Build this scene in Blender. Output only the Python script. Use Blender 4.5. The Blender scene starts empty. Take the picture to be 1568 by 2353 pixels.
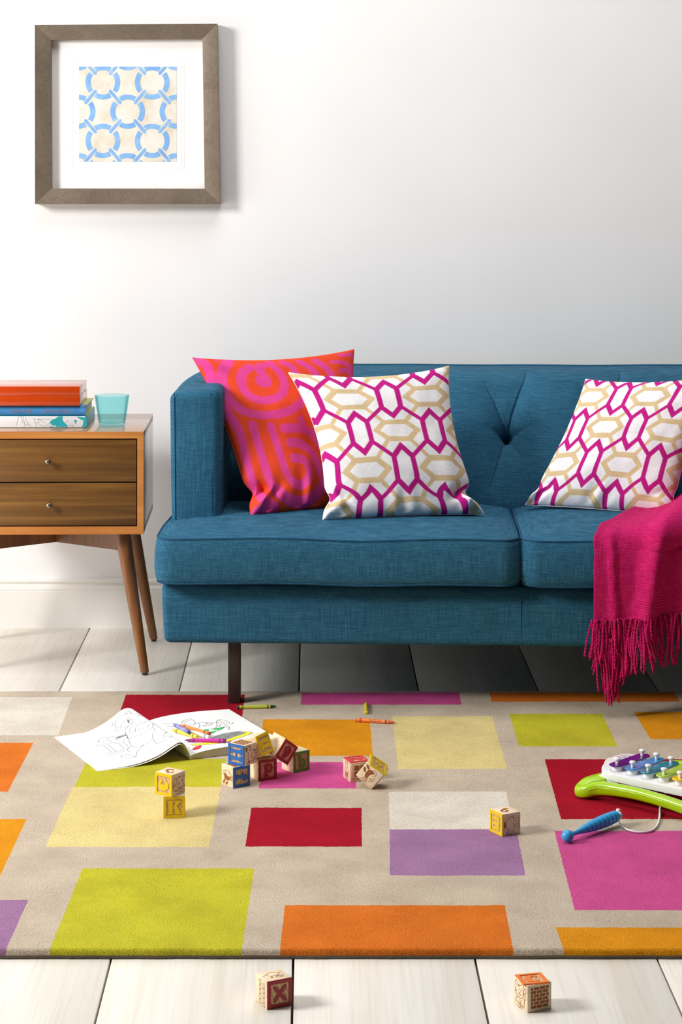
import bpy, bmesh, math, random
import numpy as np
from mathutils import Vector, Matrix, noise

random.seed(7)
C = bpy.context.scene.collection
PI = math.pi
# ------------------------------------------------------------------ camera
F, H, CX, CY = 4900.0, 1.21, 713.0, 402.0      # focal length (px), eye height (m), principal point

def at_y(px, py, y):
    return Vector(((px - CX) * y / F, y, H - (py - CY) * y / F))

def at_z(px, py, z):
    y = F * (H - z) / (py - CY)
    return Vector(((px - CX) * y / F, y, z))

def to_px(p):
    return (CX + p[0] * F / p[1], CY + (H - p[2]) * F / p[1])

cam_d = bpy.data.cameras.new('camera')
cam_d.sensor_fit = 'AUTO'
cam_d.sensor_width = 36.0
cam_d.lens = F / 2353.0 * 36.0
cam_d.shift_x = (784.0 - CX) / 2353.0
cam_d.shift_y = -(1176.5 - CY) / 2353.0
cam_d.clip_start, cam_d.clip_end = 0.05, 60
cam = bpy.data.objects.new('camera', cam_d)
cam.location = (0, 0, H)
cam.rotation_euler = (PI / 2, 0, 0)
C.objects.link(cam)
bpy.context.scene.camera = cam

# ------------------------------------------------------------------ materials
def lin(c):
    out = []
    for v in c[:3]:
        v = v / 255.0
        out.append(v / 12.92 if v <= 0.04045 else ((v + 0.055) / 1.055) ** 2.4)
    return (out[0], out[1], out[2], 1.0)

class NT:
    """thin helper around one material's node tree"""
    def __init__(s, name, rough=0.6, spec=0.5, metal=0.0, coat=0.0, coat_rough=0.1, sheen=0.0):
        s.m = bpy.data.materials.new(name)
        s.m.use_nodes = True
        s.t = s.m.node_tree
        s.b = s.t.nodes['Principled BSDF']
        s.b.inputs['Roughness'].default_value = rough
        s.b.inputs['Specular IOR Level'].default_value = spec
        s.b.inputs['Metallic'].default_value = metal
        s.b.inputs['Coat Weight'].default_value = coat
        s.b.inputs['Coat Roughness'].default_value = coat_rough
        s.b.inputs['Sheen Weight'].default_value = sheen
        s._co = None
    def n(s, typ, **kw):
        x = s.t.nodes.new('ShaderNode' + typ)
        for k, v in kw.items():
            setattr(x, k, v)
        return x
    def link(s, a, b):
        s.t.links.new(a, b)
    def co(s, kind='Object', scale=(1, 1, 1), rot=(0, 0, 0)):
        if s._co is None:
            s._co = s.n('TexCoord')
        mp = s.n('Mapping')
        mp.inputs['Scale'].default_value = scale
        mp.inputs['Rotation'].default_value = rot
        s.link(s._co.outputs[kind], mp.inputs['Vector'])
        return mp.outputs[0]
    def noise(s, vec, scale, detail=3.0, rough=0.5, dist=0.0):
        x = s.n('TexNoise')
        x.inputs['Scale'].default_value = scale
        x.inputs['Detail'].default_value = detail
        x.inputs['Roughness'].default_value = rough
        x.inputs['Distortion'].default_value = dist
        s.link(vec, x.inputs['Vector'])
        return x.outputs['Fac']
    def voronoi(s, vec, scale, feature='F1', out='Distance'):
        x = s.n('TexVoronoi')
        x.feature = feature
        x.inputs['Scale'].default_value = scale
        s.link(vec, x.inputs['Vector'])
        return x.outputs[out]
    def ramp(s, fac, stops):
        r = s.n('ValToRGB')
        e = r.color_ramp.elements
        while len(e) < len(stops):
            e.new(0.5)
        for el, (p, c) in zip(e, stops):
            el.position = p
            el.color = c if len(c) == 4 and max(c) <= 1.0 else lin(c)
        s.link(fac, r.inputs[0])
        return r.outputs[0]
    def mix(s, fac, a, b, mode='MIX'):
        x = s.n('Mix', data_type='RGBA', blend_type=mode)
        for v, i in ((fac, 0), (a, 6), (b, 7)):
            if isinstance(v, (int, float)):
                x.inputs[i].default_value = v
            elif isinstance(v, tuple):
                x.inputs[i].default_value = v
            else:
                s.link(v, x.inputs[i])
        return x.outputs[2]
    def math(s, op, a, b=None, c=None, clamp=False):
        x = s.n('Math', operation=op, use_clamp=clamp)
        for i, v in enumerate((a, b, c)):
            if v is None:
                continue
            if isinstance(v, (int, float)):
                x.inputs[i].default_value = v
            else:
                s.link(v, x.inputs[i])
        return x.outputs[0]
    def color(s, c):
        if isinstance(c, tuple):
            s.b.inputs['Base Color'].default_value = c if max(c) <= 1.0 and len(c) == 4 else lin(c)
        else:
            s.link(c, s.b.inputs['Base Color'])
        return s
    def bump(s, h, strength, dist):
        x = s.n('Bump')
        x.inputs['Strength'].default_value = strength
        x.inputs['Distance'].default_value = dist
        s.link(h, x.inputs['Height'])
        s.link(x.outputs[0], s.b.inputs['Normal'])
        return s

def plain(name, c, rough=0.5, spec=0.5, metal=0.0, coat=0.0, var=0.04):
    """procedural paint / plastic: the colour with a slight large-scale variation"""
    t = NT(name, rough, spec, metal, coat)
    f = t.noise(t.co(), 30.0, 3)
    a, b = lin(c), lin(c)
    a = tuple(min(1, x * (1 + var)) for x in a[:3]) + (1,)
    b = tuple(x * (1 - var) for x in b[:3]) + (1,)
    t.color(t.ramp(f, [(0.3, b), (0.7, a)]))
    return t.m

def wood(name, dark, mid, light, scale=(2, 40, 40), rough=0.35, spec=0.5, coat=0.0, fine=(4, 300, 300), blotch=0.35):
    t = NT(name, rough, spec, coat=coat, coat_rough=0.15)
    v = t.co('Object', scale)
    f = t.noise(v, 1.0, 4, 0.55, 0.6)
    c1 = t.ramp(f, [(0.25, dark), (0.5, mid), (0.78, light)])
    g = t.noise(t.co('Object', fine), 1.0, 2, 0.6)
    c2 = t.mix(t.ramp(g, [(0.35, (0.55, 0.55, 0.55, 1)), (0.6, (1, 1, 1, 1))]), lin(dark), c1)
    t.color(t.mix(0.65, c1, c2))
    t.bump(g, 0.12, 0.0005)
    return t.m

# wall paint
t = NT('wall_paint', 0.75, 0.2)
v = t.co()
t.color(t.ramp(t.noise(v, 3.0, 4), [(0.3, (236, 236, 237)), (0.7, (240, 240, 241))]))
t.bump(t.noise(v, 90.0, 3), 0.06, 0.001)
M_WALL = t.m
t = NT('skirting_gloss_paint', 0.35, 0.4)
t.color(t.ramp(t.noise(t.co(), 6.0, 3), [(0.3, (236, 233, 228)), (0.7, (241, 239, 235))]))
M_SKIRT = t.m
# whitewashed floorboards
t = NT('whitewashed_boards', 0.42, 0.4)
fine = t.noise(t.co('Object', (160, 3.0, 1)), 1.0, 3, 0.6, 0.4)
wide = t.noise(t.co('Object', (9, 0.7, 1)), 1.0, 4, 0.5, 1.2)
col = t.ramp(wide, [(0.25, (226, 219, 205)), (0.5, (236, 231, 221)), (0.75, (243, 240, 233))])
col2 = t.ramp(fine, [(0.3, (205, 196, 180)), (0.55, (255, 255, 255))])
t.color(t.mix(0.22, col, col2, 'MULTIPLY'))
t.bump(fine, 0.15, 0.0006)
M_FLOOR = t.m
M_GAP = plain('floor_gap_dark', (52, 44, 36), 0.9)  # dark base under the boards, seen through the gaps

# sofa cloth: woven, heathered teal blue
def dots(t, pitch):
    """woven dot lattice: sin(kx) * sin(k(y+z)) of the object's own coordinates, -1..1"""
    sp = t.n('SeparateXYZ')
    t.link(t.co(), sp.inputs[0])
    k = 2 * PI / pitch
    wobx = t.math('MULTIPLY', t.noise(t.co(), 60.0, 2), 1.6)
    a = t.math('SINE', t.math('ADD', t.math('MULTIPLY', sp.outputs[0], k), wobx))
    b = t.math('SINE', t.math('ADD', t.math('MULTIPLY', t.math('ADD', sp.outputs[1], sp.outputs[2]), k), wobx))
    return t.math('MULTIPLY', a, b)
def weave(name, dark, mid, light, pitch=0.0042, bump=0.45, rough=0.9):
    t = NT(name, rough, 0.25)
    v = t.co()
    d = dots(t, pitch)
    sx = t.noise(t.co('Object', (26, 26, 620)), 1.0, 3, 0.65)
    sz = t.noise(t.co('Object', (520, 520, 20)), 1.0, 3, 0.65)
    fl = t.noise(v, 900.0, 2, 0.6)
    f = t.math('MULTIPLY_ADD', d, 0.13, t.math('ADD', t.math('MULTIPLY', t.math('ADD', sx, sz), 0.38), t.math('MULTIPLY', fl, 0.24)))
    col = t.ramp(f, [(0.28, dark), (0.50, mid), (0.80, light)])
    big = t.noise(v, 7.0, 3)
    t.color(t.mix(0.22, col, t.ramp(big, [(0.3, (170, 170, 170)), (0.7, (255, 255, 255))]), 'MULTIPLY'))
    t.bump(t.math('MULTIPLY_ADD', d, 0.5, fl), bump, 0.0010)
    return t.m
M_SOFA = weave('teal_sofa_cloth', (12, 58, 88), (33, 93, 124), (92, 152, 180))
M_PIPE = weave('teal_piping_cloth', (14, 54, 82), (24, 78, 112), (60, 118, 150))
M_DARKMETAL = plain('dark_bronze_metal', (62, 52, 50), 0.42, 0.5, 0.5)

M_WALNUT = wood('walnut_drawer_front', (80, 48, 14), (114, 76, 28), (150, 106, 46), (1.6, 22, 44), 0.4)
M_OAKEDGE = wood('amber_wood_edge', (168, 100, 42), (196, 126, 60), (214, 146, 78), (2, 22, 22), 0.3)
M_CASE = wood('case_veneer', (150, 98, 54), (172, 116, 68), (188, 134, 84), (3, 22, 22), 0.22, 0.6, coat=0.75)
M_LEG = wood('walnut_leg', (96, 56, 24), (126, 78, 38), (150, 98, 52), (40, 40, 3), 0.35, fine=(300, 300, 8))
M_BLACK = plain('black_rubber', (30, 28, 27), 0.6)
M_GAPWOOD = plain('drawer_gap', (38, 24, 12), 0.8)
M_NICKEL = plain('aged_nickel', (150, 138, 120), 0.25, 0.5, 1.0)

# pewter frame: brushed, fine diagonal scratches
t = NT('pewter_frame', 0.42, 0.5, 0.55)
v1 = t.co('Object', (420, 420, 60), (0, 0.7, 0))
g = t.noise(v1, 1.0, 3, 0.6)
g2 = t.noise(t.co('Object', (60, 60, 420), (0, 0.5, 0)), 1.0, 3, 0.6)
f = t.math('ADD', t.math('MULTIPLY', g, 0.5), t.math('MULTIPLY', g2, 0.5))
big = t.noise(t.co(), 14.0, 3)
t.color(t.mix(0.3, t.ramp(f, [(0.3, (104, 90, 78)), (0.7, (150, 136, 120))]),
              t.ramp(big, [(0.3, (96, 82, 70)), (0.7, (152, 138, 122))])))
t.bump(f, 0.15, 0.0004)
M_FRAME = t.m
M_MAT = plain('mat_board', (247, 247, 247), 0.8, 0.2, var=0.01)
t = NT('print_paper', 0.8, 0.2)
t.color(t.ramp(t.noise(t.co(), 16.0, 4, 0.6), [(0.35, (208, 198, 176)), (0.52, (222, 217, 206)), (0.72, (230, 228, 222))]))
M_PAPERPRINT = t.m
t = NT('watercolour_blue', 0.8, 0.2)
t.color(t.ramp(t.noise(t.co(), 34.0, 4, 0.6), [(0.3, (112, 160, 220)), (0.6, (138, 182, 228)), (0.8, (168, 204, 235))]))
M_BLUEPRINT = t.m

# ------------------------------------------------------------------ mesh collector
WM = {}      # name -> world matrix of things / parts

class G:
    def __init__(s):
        s.v, s.f, s.m = [], [], []
    def add(s, vs, fs, mi=0):
        o = len(s.v)
        s.v.extend(tuple(p) for p in vs)
        for f in fs:
            s.f.append(tuple(i + o for i in f))
            s.m.append(mi)
        return s
    def xform(s, M, start=0):
        s.v[start:] = [tuple(M @ Vector(p)) for p in s.v[start:]]
        return s
    def box(s, lo, hi, mi=0):
        (a, b, c), (d, e, f) = lo, hi
        return s.add([(a, b, c), (d, b, c), (d, e, c), (a, e, c), (a, b, f), (d, b, f), (d, e, f), (a, e, f)],
                     [(0, 3, 2, 1), (4, 5, 6, 7), (0, 1, 5, 4), (1, 2, 6, 5), (2, 3, 7, 6), (3, 0, 4, 7)], mi)
    def rbox(s, lo, hi, r, seg=3, mi=0, div=1, warp=None):
        """box with rounded edges; div splits the flat spans; warp moves each finished point"""
        ax = []
        for k in range(3):
            l, h = lo[k], hi[k]
            rr = min(r, (h - l) / 2 - 1e-6)
            st = [l + rr * (1 - math.cos(i / seg * PI / 2)) * 1.0 for i in range(seg)]
            md = [l + rr + (h - l - 2 * rr) * i / div for i in range(div + 1)]
            en = [h - rr * (1 - math.cos((seg - 1 - i) / seg * PI / 2)) for i in range(seg)]
            ax.append(st + md + en)
        key, vs, fs = {}, [], []
        def vid(p):
            k = (round(p[0], 6), round(p[1], 6), round(p[2], 6))
            if k not in key:
                q = [min(max(p[i], lo[i] + min(r, (hi[i]-lo[i])/2)), hi[i] - min(r, (hi[i]-lo[i])/2)) for i in range(3)]
                d = Vector(p) - Vector(q)
                o = Vector(q) + d.normalized() * r if d.length > 1e-9 else Vector(p)
                key[k] = len(vs)
                vs.append(tuple(warp(o)) if warp else tuple(o))
            return key[k]
        for k in range(3):
            i, j = (k + 1) % 3, (k + 2) % 3
            for side in (0, 1):
                cc = hi[k] if side else lo[k]
                for a in range(len(ax[i]) - 1):
                    for b in range(len(ax[j]) - 1):
                        q = []
                        for (x, y) in ((a, b), (a + 1, b), (a + 1, b + 1), (a, b + 1)):
                            p = [0, 0, 0]
                            p[k], p[i], p[j] = cc, ax[i][x], ax[j][y]
                            q.append(vid(p))
                        if len(set(q)) < 3:
                            continue
                        fs.append(tuple(q) if side else tuple(reversed(q)))
        return s.add(vs, fs, mi)
    def tube(s, pts, r, sides=10, mi=0, closed=False, flat=1.0, cap=True):
        pts = [Vector(p) for p in pts]
        n = len(pts)
        rr = r if isinstance(r, (list, tuple)) else [r] * n
        tan = []
        for i in range(n):
            a = pts[(i - 1) % n] if closed or i > 0 else pts[i]
            b = pts[(i + 1) % n] if closed or i < n - 1 else pts[i]
            tan.append((b - a).normalized())
        ref = Vector((0, 0, 1)) if abs(tan[0].z) < 0.9 else Vector((1, 0, 0))
        nn = (ref - tan[0] * ref.dot(tan[0])).normalized()
        vs, fs = [], []
        for i in range(n):
            nn = (nn - tan[i] * nn.dot(tan[i])).normalized()
            bb = tan[i].cross(nn)
            for k in range(sides):
                a = 2 * PI * k / sides
                vs.append(pts[i] + nn * math.cos(a) * rr[i] * flat + bb * math.sin(a) * rr[i])
        for i in range(n if closed else n - 1):
            for k in range(sides):
                a, b = i * sides + k, i * sides + (k + 1) % sides
                c, d = ((i + 1) % n) * sides + (k + 1) % sides, ((i + 1) % n) * sides + k
                fs.append((a, b, c, d))
        if cap and not closed:
            fs.append(tuple(reversed(range(sides))))
            fs.append(tuple(range((n - 1) * sides, n * sides)))
        return s.add(vs, fs, mi)
    def lathe(s, prof, M=None, sides=32, mi=0, cap=True):
        """prof: list of (radius, z)"""
        M = M or Matrix()
        vs, fs = [], []
        for (r, z) in prof:
            for k in range(sides):
                a = 2 * PI * k / sides
                vs.append(M @ Vector((r * math.cos(a), r * math.sin(a), z)))
        for i in range(len(prof) - 1):
            for k in range(sides):
                a, b = i * sides + k, i * sides + (k + 1) % sides
                fs.append((a, b, b + sides, a + sides))
        if cap:
            if prof[0][0] > 1e-6:
                fs.append(tuple(reversed(range(sides))))
            if prof[-1][0] > 1e-6:
                fs.append(tuple(range((len(prof) - 1) * sides, len(prof) * sides)))
        return s.add(vs, fs, mi)
    def prism(s, poly, M, z0, z1, mi=0):
        """flat polygon in the xy plane of M, from z0 to z1 (z1 is the seen face)"""
        area = sum(poly[i][0] * poly[(i + 1) % len(poly)][1] - poly[(i + 1) % len(poly)][0] * poly[i][1] for i in range(len(poly)))
        if area < 0:
            poly = list(reversed(poly))
        n = len(poly)
        vs = [M @ Vector((x, y, z0)) for x, y in poly] + [M @ Vector((x, y, z1)) for x, y in poly]
        fs = [tuple(reversed(range(n))), tuple(range(n, 2 * n))]
        fs += [(i, (i + 1) % n, n + (i + 1) % n, n + i) for i in range(n)]
        return s.add(vs, fs, mi)
    def grid(s, fn, nu, nv, mi=0, flip=False):
        vs = [fn(i / nu, j / nv) for j in range(nv + 1) for i in range(nu + 1)]
        fs = []
        for j in range(nv):
            for i in range(nu):
                a = j * (nu + 1) + i
                q = (a, a + 1, a + nu + 2, a + nu + 1)
                fs.append(tuple(reversed(q)) if flip else q)
        return s.add(vs, fs, mi)
    def build(s, name, mats, parent=None, local=False, smooth=35, loc=None):
        me = bpy.data.meshes.new(name)
        vs = s.v
        if parent is not None and not local:
            inv = WM[parent.name].inverted()
            vs = [tuple(inv @ Vector(p)) for p in vs]
        elif loc is not None:
            L = Vector(loc)
            vs = [tuple(Vector(p) - L) for p in vs]
        me.from_pydata(vs, [], s.f)
        if not isinstance(mats, (list, tuple)):
            mats = [mats]
        for m in mats:
            me.materials.append(m)
        if len(mats) > 1:
            me.polygons.foreach_set('material_index', s.m)
        if smooth:
            me.polygons.foreach_set('use_smooth', [True] * len(me.polygons))
            me.set_sharp_from_angle(angle=math.radians(smooth))
        me.update()
        o = bpy.data.objects.new(name, me)
        C.objects.link(o)
        if parent is not None:
            o.parent = parent
            WM[o.name] = WM[parent.name]
        else:
            if loc is not None:
                o.location = loc
            WM[o.name] = Matrix.Translation(loc or (0, 0, 0))
        return o

def tag(o, label, cat, group=None, kind=None):
    o['label'], o['category'] = label, cat
    if group:
        o['group'] = group
    if kind:
        o['kind'] = kind
    return o

def thing(name, label, cat, loc=(0, 0, 0), rot=None, group=None):
    o = bpy.data.objects.new(name, None)
    o.empty_display_size = 0.05
    C.objects.link(o)
    M = Matrix.Translation(loc)
    if rot is not None:
        M = M @ (rot.to_4x4() if hasattr(rot, 'to_4x4') else Matrix.Rotation(rot, 4, 'Z'))
    o.matrix_world = M
    WM[o.name] = M
    return tag(o, label, cat, group)

def struct(name, g, mats, **kw):
    o = g.build(name, mats, **kw)
    o['kind'] = 'structure'
    return o

def smoothstep(a, b, x):
    x = min(max((x - a) / (b - a), 0.0), 1.0)
    return x * x * (3 - 2 * x)

def catmull(pts, n=8, closed=False):
    P = [Vector(p) for p in pts]
    out = []
    N = len(P)
    rng = range(N if closed else N - 1)
    for i in rng:
        a = P[(i - 1) % N] if closed or i > 0 else P[i]
        b, c = P[i], P[(i + 1) % N]
        d = P[(i + 2) % N] if closed or i < N - 2 else P[(i + 1) % N]
        for k in range(n):
            u = k / n
            out.append(0.5 * ((2 * b) + (c - a) * u + (2 * a - 5 * b + 4 * c - d) * u * u + (3 * b - a - 3 * c + d) * u ** 3))
    if not closed:
        out.append(P[-1])
    return out

def unproject(fn, px, py, u=0.5, v=0.5):
    """the (u, v) of surface fn seen at photo pixel (px, py)"""
    for _ in range(30):
        a = to_px(fn(u, v)); e = 1e-4
        b = to_px(fn(u + e, v)); c = to_px(fn(u, v + e))
        J = np.array([[(b[0] - a[0]) / e, (c[0] - a[0]) / e], [(b[1] - a[1]) / e, (c[1] - a[1]) / e]])
        r = np.array([px - a[0], py - a[1]])
        if abs(r).max() < 0.02:
            break
        d = np.linalg.solve(J.T @ J + 1e-3 * np.eye(2) * np.trace(J.T @ J) * 1e-3, J.T @ r)
        d = np.clip(d, -0.15, 0.15)
        u, v = u + d[0], v + d[1]
    return u, v

def text_geo(body, size, extrude=0.0):
    """letters of the built-in font as (verts, faces), centred on the origin in the xy plane"""
    cu = bpy.data.curves.new('lettering', 'FONT')
    cu.body, cu.size, cu.align_x, cu.align_y = body, size, 'CENTER', 'CENTER'
    cu.extrude = extrude
    cu.resolution_u = 3
    ob = bpy.data.objects.new('lettering', cu)
    C.objects.link(ob)
    dg = bpy.context.evaluated_depsgraph_get()
    me = bpy.data.meshes.new_from_object(ob.evaluated_get(dg))
    vs = [tuple(p.co) for p in me.vertices]
    fs = [tuple(p.vertices) for p in me.polygons]
    bpy.data.objects.remove(ob)
    bpy.data.curves.remove(cu)
    bpy.data.meshes.remove(me)
    return vs, fs
# ------------------------------------------------------------------ setting
WALL_Y = 5.71
g = G(); g.box((-3.2, WALL_Y, 0), (3.4, WALL_Y + 0.12, 3.0))
struct('wall_back', g, M_WALL, smooth=0)
# floorboards run away from the viewer; the seams are real gaps
g = G()
seam0, bw, gap = -0.0262, 0.2812, 0.0032
for k in range(-13, 14):
    x0 = seam0 + k * bw
    gp = gap if k % 3 else gap * 1.25
    g.rbox((x0 + gp / 2, 0.9, -0.022), (x0 + bw - gp / 2, WALL_Y, 0.0), 0.0008, 2)
g.box((seam0 - 13 * bw, 0.9, -0.05), (seam0 + 14 * bw, WALL_Y, -0.016), 1)
struct('floor', g, [M_FLOOR, M_GAP], smooth=30)
# skirting board: flat board, cove, bead on top
prof = [(0.018, 0.0), (0.018, 0.098), (0.0165, 0.0995), (0.0165, 0.101), (0.018, 0.1025), (0.0165, 0.108), (0.011, 0.114),
        (0.0095, 0.118), (0.012, 0.1195), (0.0145, 0.122), (0.0145, 0.126), (0.012, 0.129), (0.008, 0.1305), (0.0, 0.1305)]
g = G()
vs = []
for x in (-3.2, 3.4):
    vs += [(x, WALL_Y - d, z) for d, z in prof]
n = len(prof)
g.add(vs, [(i, n + i, n + i + 1, i + 1) for i in range(n - 1)])
struct('baseboard_back', g, M_SKIRT, smooth=25)

# ------------------------------------------------------------------ rug
T_RUG = 0.0155
RX0, RX1, RY0, RY1 = -0.98, 1.30, 3.291, 4.937
RC = dict(red=(176, 14, 40), lime=(205, 200, 52), orange=(232, 124, 40), gold=(236, 156, 26), pink=(220, 88, 156),
          purple=(172, 128, 172), cream=(238, 230, 216), yellow=(238, 218, 150), base=(212, 196, 176))
RUG = [  # colour, y near, y far, left x at far edge, right x at far edge, slant
    ('lime', 3.20, 3.674, -0.3922, -0.0960, .025), ('orange', 3.20, 3.488, -0.0412, 0.3186, .027),
    ('gold', 3.20, 3.385, 0.3906, 0.70, -.005), ('pink', 3.465, 3.884, 0.4452, 0.76, .036),
    ('purple', 3.637, 3.893, 0.1453, 0.3767, .035), ('cream', 3.8935, 4.131, 0.1516, 0.3796, .023),
    ('red', 3.793, 4.026, -0.1108, 0.0970, .02), ('yellow', 3.791, 4.163, -0.4647, -0.1742, .015),
    ('lime', 4.1635, 4.363, -0.4554, -0.1712, .025), ('orange', 4.131, 4.485, -0.90, -0.5826, .01),
    ('gold', 3.595, 3.955, -0.90, -0.5262, .008), ('purple', 3.20, 3.514, -0.85, -0.4642, .023),
    ('cream', 4.548, 4.878, -0.90, -0.5445, -.02), ('red', 4.623, 4.902, -0.4235, -0.1499, .0),
    ('gold', 4.386, 4.679, -0.1030, 0.1309, .005), ('pink', 4.153, 4.339, -0.0947, 0.0948, .03),
    ('pink', 4.811, 4.922, -0.0191, 0.3439, .02), ('orange', 4.835, 4.923, 0.4136, 0.8416, .028),
    ('yellow', 4.288, 4.707, 0.1815, 0.4017, .011), ('lime', 4.458, 4.728, 0.4416, 0.6479, .018),
    ('gold', 4.514, 4.747, 0.7212, 0.93, .0), ('red', 3.955, 4.361, 0.4799, 0.86, .035),
    ('lime', 4.02, 4.30, 0.93, 1.2, .02), ('red', 3.45, 3.80, 0.85, 1.2, .02), ('orange', 4.45, 4.75, 1.0, 1.22, .0)]
t = NT('rug_pile', 0.95, 0.1)
v = t.co()
wob = t.n('TexNoise'); wob.inputs['Scale'].default_value = 130.0; wob.inputs['Detail'].default_value = 5.0
t.link(v, wob.inputs['Vector'])
wo = t.n('VectorMath', operation='MULTIPLY_ADD')
t.link(wob.outputs['Color'], wo.inputs[0]); wo.inputs[1].default_value = (0.0045, 0.0055, 0); wo.inputs[2].default_value = (-0.00225, -0.00275, 0)
ad = t.n('VectorMath', operation='ADD'); t.link(v, ad.inputs[0]); t.link(wo.outputs[0], ad.inputs[1])
sep = t.n('SeparateXYZ'); t.link(ad.outputs[0], sep.inputs[0])
col = None
for (cn, y0, y1, xl, xr, k) in RUG:
    u = t.math('MULTIPLY_ADD', sep.outputs[1], -k, sep.outputs[0])        # x - k*y
    uc, hu = (xl + xr) / 2 - k * y1, (xr - xl) / 2
    du = t.math('SUBTRACT', t.math('ABSOLUTE', t.math('SUBTRACT', u, uc)), hu)
    dy = t.math('SUBTRACT', t.math('ABSOLUTE', t.math('SUBTRACT', sep.outputs[1], (y0 + y1) / 2)), (y1 - y0) / 2)
    ins = t.math('LESS_THAN', t.math('MAXIMUM', du, dy), 0.0)
    col = t.mix(ins, col if col is not None else lin(RC['base']), lin(RC[cn]))
fleck = t.noise(v, 460.0, 3, 0.7)
patch = t.noise(v, 9.0, 4, 0.6)
tuft = t.n('TexVoronoi'); tuft.inputs['Scale'].default_value = 520.0; t.link(v, tuft.inputs['Vector'])
col = t.mix(0.6, col, t.ramp(fleck, [(0.34, (112, 106, 98)), (0.48, (226, 223, 220)), (0.58, (255, 255, 255))]), 'MULTIPLY')
col = t.mix(0.5, col, t.ramp(patch, [(0.3, (205, 200, 196)), (0.65, (255, 255, 255))]), 'MULTIPLY')
# the woven backing shows below the pile at the rug's edge
backing = t.math('LESS_THAN', sep.outputs[2], 0.0060)
t.color(t.mix(backing, col, lin((120, 106, 92))))
hgt = t.math('ADD', t.math('MULTIPLY', fleck, 0.7), t.math('MULTIPLY', tuft.outputs['Distance'], 0.5))
t.bump(hgt, 0.6, 0.0018)
M_RUG = t.m
g = G()
NX, NY = 420, 300
def rug_pt(a, b):
    # b: 0..1 across; the first/last rows roll over the edge
    j = b * NY
    x = RX0 + (RX1 - RX0) * a
    edge = [(0.0, 0.0), (-0.0012, 0.0035), (-0.0016, 0.0075), (-0.0008, 0.0118), (0.0012, 0.0146), (0.005, 0.0154)]
    if j < 5.5:
        dy, z = edge[int(round(j))]
        y = RY0 + dy
    elif j > NY - 5.5:
        dy, z = edge[int(round(NY - j))]
        y = RY1 - dy
    else:
        f = (j - 5) / (NY - 10)
        y = RY0 + 0.005 + (RY1 - RY0 - 0.010) * f
        z = 0.0153
    w = noise.noise(Vector((x * 7, y * 9, 1.3))) * 0.0007 + noise.noise(Vector((x * 60, y * 60, 4.0))) * 0.0004
    lift = min(1.0, z / 0.012)
    if j < 6:
        y += noise.noise(Vector((x * 22, 0.3, 2))) * 0.0014 + noise.noise(Vector((x * 160, z * 200, 7))) * 0.0009
    return (x, y, max(0.0006, z + w * lift))
g.grid(rug_pt, NX, NY)
rug = g.build('area_rug', M_RUG, smooth=180)
tag(rug, 'beige wool rug patterned with scattered coloured rectangles, spread in front of the sofa', 'rug')

# ------------------------------------------------------------------ framed print on the wall
pic = thing('framed_print', 'square pewter-framed print of linked pale blue rings hung on white wall', 'picture', at_y(293, 468, 5.70))
YF, YB = 5.664, 5.7095        # front of frame, wall side
oc = [at_y(80, 57, YF), at_y(499.5, 54.5, YF), at_y(507, 469, YF), at_y(80.5, 469, YF)]
ic = [at_y(117.5, 91.5, YF + .008), at_y(465.5, 89.5, YF + .008), at_y(470.5, 433.5, YF + .008), at_y(118.5, 433, YF + .008)]
for k in range(4):
    g = G()
    o0, o1, i0, i1 = oc[k], oc[(k + 1) % 4], ic[k], ic[(k + 1) % 4]
    ring = []
    for (o, i) in ((o0, i0), (o1, i1)):
        d = (i - o)
        a = o.copy(); a.y = YB
        b = o + Vector((0, 0.0, 0))
        e = o + d * 0.10 + Vector((0, -0.0004, 0))
        c = i.copy()
        h = i.copy(); h.y = YF + 0.030
        ring.append([a, b, e, c, h])
    n = 5
    g.add(ring[0] + ring[1], [(i, i + 1, n + i + 1, n + i) for i in range(n - 1)] + [(4, 0, 5, 9)])
    g.build('frame_rail', M_FRAME, pic, smooth=25)
MY = YF + 0.030
g = G()
m0, m1 = at_y(112, 86, MY), at_y(474, 437, MY)
g.box((m0.x, MY, m1.z), (m1.x, MY + 0.006, m0.z))
for (x0, y0, x1, y1, w) in ((164, 136.5, 423.5, 388.5, 1.2), (170, 142, 417, 383, 1.6)):    # embossed plate lines
    a, b = at_y(x0, y0, MY), at_y(x1, y1, MY)
    e = w * MY / F
    for (lo, hi) in (((a.x, b.z), (b.x, b.z + e)), ((a.x, a.z - e), (b.x, a.z)), ((a.x, b.z + e), (a.x + e, a.z - e)), ((b.x - e, b.z + e), (b.x, a.z - e))):
        g.box((lo[0], MY - 0.0007, lo[1]), (hi[0], MY + 0.001, hi[1]))
g.build('mat_board', M_MAT, pic, smooth=0)
# the print: rings in a square lattice joined by diagonal links, cut off at the sheet's edge
PY = MY - 0.0008
a, b = at_y(181.5, 153, PY), at_y(406, 371.5, PY)
g = G()
g.box((a.x, PY, b.z), (b.x, PY + 0.0009, a.z), 0)
def clip(poly):
    for (ax, lim, sgn) in ((0, a.x, 1), (0, b.x, -1), (1, b.z, 1), (1, a.z, -1)):
        out = []
        for i in range(len(poly)):
            p, q = poly[i], poly[(i + 1) % len(poly)]
            ip, iq = (p[ax] - lim) * sgn >= 0, (q[ax] - lim) * sgn >= 0
            if ip:
                out.append(p)
            if ip != iq:
                s_ = (lim - p[ax]) / (q[ax] - p[ax])
                out.append((p[0] + (q[0] - p[0]) * s_, p[1] + (q[1] - p[1]) * s_))
        poly = out
        if not poly:
            break
    return poly
MP = Matrix(((1, 0, 0, 0), (0, 0, -1, PY), (0, 1, 0, 0), (0, 0, 0, 1)))    # xy plane -> xz, z towards the viewer
sc = PY / F
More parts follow.
